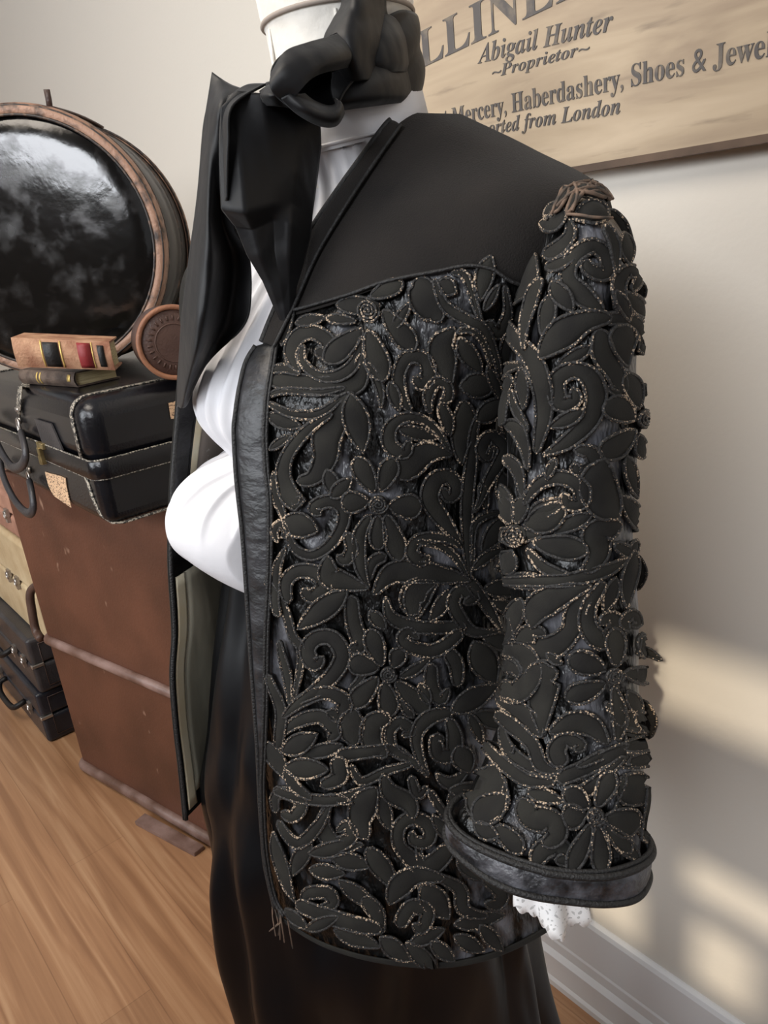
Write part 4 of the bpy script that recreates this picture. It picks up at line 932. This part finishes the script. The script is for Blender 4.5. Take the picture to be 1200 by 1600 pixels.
# --- sleeve, upper part
fl = Flat(0.10)
flower(slv, SS, 'C', (768, 1160), 46, [((738, 1110), (690, 945), 84), ((722, 1165), (598, 1070), 112), ((722, 1208), (582, 1336), 104), ((742, 1232), (756, 1345), 54), ((792, 1108), (790, 975), 50)])
many(slv, SS, 'C', [
 ('r', [(316, 392), (270, 500), (194, 640)], [16, 114, 10]), ('t', [(162, 695), (240, 800), (302, 880), (342, 1000), (346, 1150), (318, 1316)], [52, 62, 72, 74, 62, 20]), ('t', [(272, 832), (276, 700), (310, 590), (352, 510)], [10, 42, 54, 26]),
 ('s', [(346, 1326), (450, 1260), (540, 1162), (562, 1050), (532, 952), (460, 930), (400, 982), (420, 1080), (482, 1062), (470, 1008)], [10, 62, 72, 76, 72, 70, 72, 72, 52, 26]),
 ('r', [(332, 872), (420, 770), (520, 700), (625, 680)], [22, 124, 92, 40]), ('t', [(598, 690), (700, 690), (772, 750), (765, 855)], [52, 54, 52, 56]), ('s', [(578, 738), (590, 850), (642, 950), (652, 1032), (608, 1004)], [46, 84, 74, 52, 18]), ('r', [(682, 715), (668, 800), (692, 915)], [104, 106, 12]),
 ('s', [(592, 655), (510, 580), (460, 500), (480, 420), (550, 358), (612, 410), (600, 482), (540, 462), (528, 418)], [30, 84, 62, 54, 62, 62, 62, 50, 26]), ('l', (398, 520), (470, 655), 74),
 ('t', [(358, 402), (420, 370), (470, 300), (462, 225)], [52, 62, 42, 18]), ('t', [(368, 462), (430, 440), (505, 388)], [34, 50, 20]), ('s', [(350, 250), (400, 260), (430, 215), (390, 190), (362, 220)], [30, 60, 60, 56, 40]), ('r', [(485, 232), (550, 210), (606, 240)], [24, 92, 40]),
 ('t', [(598, 268), (640, 370), (650, 480)], [24, 36, 16]), ('l', (680, 300), (704, 440), 56), ('s', [(660, 655), (658, 530), (700, 468), (742, 500), (708, 560)], [34, 52, 52, 50, 26]),
 ('r', [(590, 1345), (570, 1450), (600, 1560), (645, 1625)], [46, 132, 132, 50]), ('s', [(478, 1298), (540, 1310), (562, 1370), (500, 1412), (478, 1360)], [30, 60, 62, 62, 26]),
 ('s', [(268, 1562), (330, 1460), (420, 1430), (502, 1470), (502, 1550), (450, 1552), (438, 1500)], [14, 50, 62, 62, 62, 52, 26]), ('l', (285, 1605), (445, 1538), 74), ('t', [(128, 1024), (180, 930), (264, 900)], [24, 42, 16]), ('r', [(158, 1190), (170, 1050), (212, 955)], [60, 62, 34]),
 ('t', [(178, 1190), (240, 1212), (282, 1396)], [42, 62, 12]), ('t', [(210, 1018), (240, 1130), (282, 1212)], [16, 32, 12]), ('t', [(168, 1340), (230, 1392), (252, 1524)], [42, 52, 16]), ('l', (158, 1470), (225, 1612), 46), ('l', (640, 560), (700, 700), 44), ('l', (690, 1330), (745, 1530), 50), ('l', (400, 1340), (360, 1440), 34)])
for pts, ws, k in (([(640, 175), (690, 250), (745, 345)], [30, 66, 20], .10), ([(760, 490), (775, 545), (785, 600)], [20, 66, 58], .09), ([(735, 745), (765, 800), (775, 855)], [40, 60, 50], .10), ([(745, 1040), (775, 1120), (770, 1230)], [16, 50, 16], .115)):
    mb = MB(); add_ribbon(mb, Flat(k), 'C', pts, ws, 0.0); emit(L_, mb, slv)
mb = MB()
for pts, ws in (([(440, 160), (500, 135), (580, 160)], [10, 18, 8]), ([(470, 215), (500, 150), (520, 95)], [8, 16, 8]), ([(430, 205), (455, 155), (450, 120)], [8, 14, 8]), ([(520, 150), (575, 130), (595, 170)], [8, 14, 8]), ([(520, 100), (560, 105), (590, 125)], [10, 12, 8])):
    add_ribbon(mb, SS, 'C', pts, [w*1.6 for w in ws], 0.007)
for ln in ([(425, 215), (445, 165), (470, 130), (520, 110)], [(440, 190), (480, 155), (540, 140), (590, 165)], [(480, 120), (500, 165), (490, 215)], [(470, 225), (520, 235), (600, 250)], [(540, 120), (575, 135), (600, 175)]):
    mb.tube([p+n_*0.0085 for p, n_, _ in (SS.hit(740+.3313*x, 270+.3313*y) for x, y in arclen(spline(ln, 40), 20))], 0.0009, 6, mi=1)
build('frayed_applique', mb, [M_WOOL2, M_TATTER], slv, fix=False)
# --- sleeve, lower part
flower(slv, SS, 'D', (315, 130), 42, [(([(352, 92), (420, 68), (484, 8)], [36, 92, 40])), ((378, 152), (556, 186), 82), ((306, 184), (266, 270), 84), ((300, 88), (268, -10), 62), ((322, 86), (344, -10), 54)])
flower(slv, SS, 'D', (640, 640), 30, [((612, 622), (494, 570), 82), ((614, 668), (482, 724), 74), ((672, 632), (772, 652), 62), ((640, 680), (668, 830), 40), ((648, 608), (640, 468), 62)])
flower(slv, SS, 'D', (580, 1150), 34, [((548, 1150), (466, 1160), 88), ((614, 1150), (726, 1192), 104), ((560, 1122), (476, 1066), 72), ((588, 1120), (645, 1000), 62), ((562, 1182), (492, 1356), 62), ((588, 1184), (602, 1366), 62), ((612, 1180), (700, 1290), 54)])
many(slv, SS, 'D', [
 ('t', [(358, 180), (420, 250), (505, 282)], [14, 36, 20]), ('t', [(262, 300), (380, 296), (490, 290), (600, 260), (674, 216)], [24, 36, 42, 42, 12]), ('l', (268, 305), (446, 318), 54, -.08), ('r', [(336, 362), (312, 430), (278, 526)], [30, 62, 14]),
 ('r', [(374, 468), (400, 390), (480, 340), (564, 308)], [12, 92, 72, 10]), ('s', [(574, 316), (520, 400), (500, 480), (430, 542), (350, 532), (372, 480), (420, 492)], [12, 62, 62, 82, 72, 50, 24]), ('s', [(602, 298), (560, 380), (558, 460), (600, 512), (652, 472), (622, 430), (594, 452)], [26, 42, 52, 62, 62, 50, 24]),
 ('s', [(662, 88), (590, 120), (588, 200), (546, 262)], [44, 92, 62, 30]), ('t', [(638, 158), (690, 192), (718, 148)], [26, 42, 16]), ('l', (702, 185), (676, 398), 54), ('s', [(690, 480), (672, 445), (705, 420), (725, 455), (700, 462)], [20, 32, 32, 28, 14]),
 ('s', [(258, 558), (340, 560), (372, 640), (320, 712), (248, 682), (270, 620), (312, 620), (330, 652)], [34, 62, 62, 72, 72, 60, 40, 16]), ('r', [(402, 868), (400, 740), (410, 650), (455, 628)], [10, 84, 112, 50]),
 ('t', [(248, 740), (330, 780), (380, 840), (402, 870)], [26, 62, 52, 14]), ('t', [(248, 790), (310, 840), (370, 902), (400, 980), (466, 1002)], [36, 52, 42, 42, 14]), ('t', [(264, 838), (290, 930), (380, 992), (455, 1012)], [16, 42, 34, 14]), ('t', [(195, 900), (270, 980), (350, 1032), (445, 1042)], [26, 42, 42, 24]),
 ('t', [(448, 1030), (560, 982), (680, 922), (785, 888)], [50, 52, 52, 52]), ('r', [(428, 855), (500, 815), (570, 830), (625, 894)], [22, 72, 72, 14]), ('s', [(472, 982), (450, 922), (480, 880), (532, 900), (510, 922)], [56, 58, 52, 42, 18]), ('t', [(518, 982), (600, 942), (694, 902)], [16, 32, 16]),
 ('r', [(618, 738), (662, 800), (658, 884)], [16, 44, 16]), ('l', (718, 770), (764, 868), 46), ('r', [(240, 985), (205, 1085), (180, 1185)], [50, 150, 120]), ('l', (160, 1190), (275, 1085), 92), ('r', [(228, 1205), (290, 1252), (322, 1296)], [44, 64, 44]),
 ('s', [(328, 1098), (360, 1162), (432, 1182), (442, 1232), (398, 1262)], [46, 84, 82, 62, 30]), ('s', [(368, 1335), (400, 1280), (452, 1270), (482, 1312), (440, 1312)], [46, 62, 62, 52, 20]), ('t', [(468, 1082), (560, 1060), (684, 946)], [30, 44, 14]),
 ('r', [(772, 1040), (772, 1150), (748, 1256)], [44, 54, 34]), ('l', (670, 1020), (764, 1104), 116), ('l', (735, 490), (742, 580), 40), ('l', (690, 700), (735, 800), 44), ('l', (640, 1230), (735, 1320), 50), ('l', (160, 1200), (240, 1240), 50), ('l', (470, 600), (420, 560), 30)])
for pts, ws, k in (([(668, 602), (720, 572), (775, 562), (832, 592)], [20, 34, 30, 10], .14), ([(734, 205), (756, 270), (740, 335)], [26, 40, 14], .12), ([(735, 500), (752, 540), (742, 580)], [20, 36, 16], .13), ([(765, 740), (790, 810), (785, 880)], [16, 44, 20], .15)):
    mb = MB(); add_ribbon(mb, Flat(k), 'D', pts, ws, 0.0); emit(L_, mb, slv)
# small leaves in the remaining gaps of the cutwork
def fill_gaps(parent, surf, inside, box, cmin, most):
    pts = COV[id(surf)]; cell = 40; H = {}
    def put(x, y, h): H.setdefault((int(x//cell), int(y//cell)), []).append((x, y, h))
    for p in pts: put(*p)
    def clear(x, y):
        i, j = int(x//cell), int(y//cell); m = 40.0
        for a in (-1, 0, 1):
            for b in (-1, 0, 1):
                for (u, v, h) in H.get((i+a, j+b), ()):
                    d = math.hypot(x-u, y-v)-h
                    if d < m: m = d
        return m
    cand = [(x, y) for y in range(box[1], box[3], 5) for x in range(box[0], box[2], 5) if inside(x, y)]
    for k in range(most):
        best = max(cand, key=lambda c: clear(*c)); c = clear(*best)
        if c < cmin: break
        x, y = best; bd = None
        for q in range(12):
            a = PI*q/12; ca, sa = math.cos(a), math.sin(a); L1 = L2 = c*0.8
            while L1 < 34 and clear(x+ca*L1, y+sa*L1) > 1.5: L1 += 2
            while L2 < 34 and clear(x-ca*L2, y-sa*L2) > 1.5: L2 += 2
            if bd is None or L1+L2 > bd[0]: bd = (L1+L2, ca, sa, L1, L2)
        _, ca, sa, L1, L2 = bd
        p0, p1 = (x-ca*L2, y-sa*L2), (x+ca*L1, y+sa*L1)
        R_(L_, parent, surf, 'P', *leaf(p0, p1, min(1.35*c, 26), .04*((k % 3)-1)), base=0.0030)
        for (u, v, h) in COV[id(surf)][-14:]: put(u, v, h)
        for t in range(9): put(p0[0]+(p1[0]-p0[0])*t/8, p0[1]+(p1[1]-p0[1])*t/8, 0.55*c)
INY = sorted([(y, x) for x, y in INN]); PL = sorted([(p[1], p[0]) for p in PAIRS]); PR = sorted([(p[3], p[2]) for p in PAIRS]); SMX = sorted(SEAM)
fill_gaps(front, TS, lambda x, y: x > lerp_table(INY, y)+16 and x < lerp_table(PL, y)-8 and y > lerp_table(SMX, x)+14 and y < 1422+0.32*(x-440) and not (x > 700 and y > 1290), (430, 430, 800, 1520), 11.5, 22)
fill_gaps(slv, SS, lambda x, y: lerp_table(PL, y)+12 < x < lerp_table(PR, y)-8 and y < 1265+0.2*(x-730), (720, 340, 1010, 1340), 12.5, 12)
# threads at the frayed front corner
mb = MB()
for k in range(7):
    p, n_, _ = TS.hit(430+k*4, 1412+((k*5) % 7)); 
    mb.tube([p+n_*0.003, p+n_*0.008+Vector((0.006*math.sin(k), 0.003, -0.010)), p+n_*0.006+Vector((0.010*math.cos(k*2), -0.004, -0.020-0.002*k))], 0.0006, 5)
build('frayed_threads', mb, M_TATTER, front)

# ------------------------------------------------------------------ scarf tied in a bow
scarf = thing('neck_scarf', 'black taffeta scarf wound round the neck and tied in a large soft bow', 'scarf', W(.02, .08, 1.25))
def cloth(name, rows, parent=scarf, n=40, m=36, th=0.0014, wr=0.0025, seed=0, mt=None, crisp=False):
    """rows of (x, y, u): a soft sheet through these points of the form's own u planes"""
    P = [[tuple(pu(x, y, u)) for x, y, u in r] for r in rows]
    interp = (lambda q, k: [tuple(a+(b-a)*(t-int(t)) for a, b in zip(q[min(int(t), len(q)-2)], q[min(int(t), len(q)-2)+1])) if int(t) < len(q)-1 else q[-1] for t in (i*(len(q)-1)/(k-1) for i in range(k))]) if crisp else spline
    H = [interp(r, m) for r in P]; V = [interp([H[i][j] for i in range(len(H))], n) for j in range(m)]
    mb = MB(); g = []
    for i in range(n):
        row = []
        for j in range(m):
            p = Vector(V[j][i]); d = (p-C_O).normalized()
            row.append(p+d*(wr*(noise.noise(p*38+Vector((seed, 0, 0)))+0.9*(0.5-abs(noise.noise(Vector((p.x*60, p.y*60, p.z*34))+Vector((seed, 3, 0)))))*1.4)))
        g.append(row)
    mb.grid(g); return build(name, mb, mt or M_TAFF, parent, solid=th)
mb = MB(); rows = []
for i in range(26):
    f = i/25; z = 1.388+0.036*f; row = []
    for k in range(96):
        a = 2*PI*k/96; r = 0.0570+0.0030*abs(math.sin(f*6+1.6*math.sin(a*2+1)))+0.002*math.sin(PI*f)
        row.append(W(NU+r*math.cos(a), r*math.sin(a)+NV, z-0.010*math.sin(a)+0.022*f*max(0, math.cos(a+.6))+0.003*math.cos(a*3)))
    rows.append(row)
mb.grid(rows, True); build('neck_wrap', mb, M_TAFF, scarf, solid=0.0015)
# far tail, with a pointed corner standing up
cloth('long_tail', [
 [(331, 112, .0), (345, 122, .01), (362, 132, .02), (385, 140, .03)],
 [(322, 168, .0), (335, 165, .02), (348, 160, .03), (375, 155, .03)],
 [(316, 205, -.01), (328, 210, .015), (342, 215, .025), (356, 210, .02)],
 [(308, 300, -.01), (325, 310, .02), (345, 330, .01), (362, 345, .02)],
 [(295, 400, -.02), (325, 405, .02), (360, 405, -.005), (389, 402, .01)],
 [(284, 485, -.03), (318, 490, .015), (355, 490, -.01), (389, 488, .005)],
 [(280, 545, -.05), (305, 552, .0), (330, 548, -.02), (362, 530, -.005)],
 [(277, 600, -.07), (290, 606, -.03), (303, 598, -.035), (330, 560, -.03)],
 [(276, 632, -.08), (283, 638, -.05), (293, 632, -.05), (306, 600, -.05)]], seed=1, wr=0.003, n=60)
# near tail of the bow, folded, narrowing to a point inside the jacket front
cloth('near_tail', [
 [(345, 168, .045), (372, 143, .050), (410, 146, .060), (455, 152, .056), (498, 186, .050)],
 [(343, 215, .045), (372, 200, .053), (415, 196, .060), (462, 205, .056), (500, 228, .047)],
 [(344, 262, .046), (375, 258, .058), (422, 262, .058), (460, 268, .058), (493, 284, .046)],
 [(347, 325, .048), (382, 332, .064), (424, 320, .060), (455, 318, .056), (486, 336, .048)],
 [(368, 352, .046), (394, 356, .054), (426, 342, .054), (452, 350, .060), (483, 372, .048)],
 [(388, 398, .045), (405, 398, .054), (428, 392, .052), (450, 398, .058), (474, 408, .050)],
 [(412, 438, .045), (422, 440, .050), (436, 440, .053), (450, 442, .054), (462, 446, .052)],
 [(430, 480, .045), (437, 484, .048), (445, 486, .051), (452, 486, .052), (458, 482, .050)],
 [(443, 508, .045), (446, 510, .047), (449, 510, .049), (451, 509, .049), (453, 506, .049)]], seed=2, wr=0.0012, n=81, m=45, crisp=True)
# side wing between knot and tail: the turned-over edge
cloth('bow_fold', [
 [(356, 150, .035), (385, 132, .045), (415, 130, .055)],
 [(346, 185, .030), (352, 172, .05), (362, 165, .06)],
 [(343, 240, .030), (349, 232, .05), (355, 225, .06)],
 [(346, 320, .030), (350, 316, .048), (353, 312, .055)]], seed=3, wr=0.001, n=30, m=14)
# the big loop: an open ribbon loop whose mouth faces the room
def loop_piece(name, path, u0, depth, seed, lip=0.0, th=0.0018):
    P = arclen(spline(path+[path[0]], 160), 72)[:-1]; mb = MB(); g = []
    cx = sum(p[0] for p in P)/len(P); cy = sum(p[1] for p in P)/len(P)
    for j in range(16):
        f = j/15; row = []
        for i, (x, y) in enumerate(P):
            k = 1-0.96*f*f+0.04*math.sin(i*.35+f*5)*(1-f)
            q = pu(cx+(x-cx)*k+8*f, cy+(y-cy)*k-6*f, u0); d = (q-C_O).normalized()
            row.append(q+d*(depth*f)+d*0.003*noise.noise(q*45+Vector((seed, 0, 0))))
        g.append(row)
    mb.grid(g, True); return build(name, mb, M_TAFF, scarf, solid=th)
loop_piece('bow_loop', [(424, 138), (428, 104), (452, 76), (492, 66), (535, 50), (572, 46), (590, 66), (578, 100), (548, 132), (532, 165), (535, 186), (516, 194), (490, 188), (462, 172), (440, 158)], 0.075, 0.075, 5)
cloth('loop_lip', [
 [(424, 112, .080), (445, 80, .086), (480, 66, .088), (522, 54, .080), (574, 34, .050)],
 [(421, 132, .084), (444, 104, .092), (482, 86, .096), (528, 74, .092), (592, 48, .052)],
 [(430, 150, .084), (456, 128, .094), (492, 104, .100), (537, 92, .093), (598, 72, .050)],
 [(452, 168, .082), (466, 146, .094), (492, 120, .098), (532, 108, .086), (590, 98, .048)]], seed=6, wr=0.002, n=30, m=30)
cloth('loop_lip', [
 [(440, 152, .085), (452, 148, .09), (466, 150, .088), (474, 148, .08)],
 [(466, 176, .088), (474, 170, .096), (484, 166, .094), (490, 160, .08)],
 [(500, 194, .088), (503, 184, .098), (508, 176, .096), (512, 168, .08)],
 [(524, 194, .088), (526, 184, .098), (527, 172, .096), (526, 164, .08)],
 [(536, 176, .086), (534, 168, .094), (530, 158, .092), (524, 152, .08)]], seed=7, wr=0.0015, n=30, m=20)
# the standing end and the folds that wrap behind
cloth('standing_end', [
 [(520, -60, .06), (550, -62, .075), (590, -60, .07), (622, -55, .05)],
 [(536, 2, .06), (555, 0, .08), (582, 0, .075), (607, 4, .05)],
 [(522, 32, .06), (550, 30, .082), (585, 25, .075), (612, 28, .045)],
 [(508, 62, .06), (545, 58, .085), (590, 60, .075), (622, 52, .04)],
 [(512, 92, .055), (550, 90, .085), (590, 95, .07), (628, 90, .04)],
 [(528, 128, .055), (560, 125, .08), (600, 125, .065), (632, 118, .04)]], seed=8, wr=0.003)
cloth('side_fold', [
 [(572, 30, .060), (605, 22, .064), (625, 34, .060), (643, 46, .046)],
 [(566, 62, .068), (600, 56, .075), (628, 60, .070), (647, 70, .048)],
 [(560, 95, .068), (600, 92, .078), (630, 94, .072), (646, 98, .048)],
 [(552, 122, .064), (600, 114, .074), (630, 112, .068), (644, 112, .048)]], seed=9, wr=0.002, n=30)
cloth('lower_wrap', [
 [(520, 112, .065), (570, 106, .074), (605, 100, .074), (643, 92, .052)],
 [(516, 140, .066), (570, 134, .079), (612, 126, .078), (650, 118, .054)],
 [(522, 162, .066), (570, 156, .078), (615, 148, .076), (656, 140, .054)],
 [(528, 174, .060), (570, 168, .070), (615, 162, .070), (659, 157, .05)]], seed=10, wr=0.002, n=30)
cloth('loop_inside', [
 [(440, 118, .05), (480, 92, .055), (525, 78, .055), (580, 68, .055)],
 [(440, 140, .05), (480, 125, .045), (525, 112, .045), (580, 104, .055)],
 [(452, 165, .055), (485, 158, .05), (525, 146, .05), (575, 136, .058)],
 [(470, 182, .06), (495, 180, .058), (525, 174, .058), (570, 160, .060)]], seed=12, wr=0.003, n=30, m=24)
cloth('knot', [
 [(405, 142, .055), (420, 132, .062), (438, 128, .064), (455, 134, .06)],
 [(407, 152, .062), (422, 148, .078), (440, 148, .08), (460, 154, .07)],
 [(414, 166, .058), (428, 166, .070), (446, 168, .072), (466, 174, .062)]], seed=11, wr=0.001, n=20, m=20)
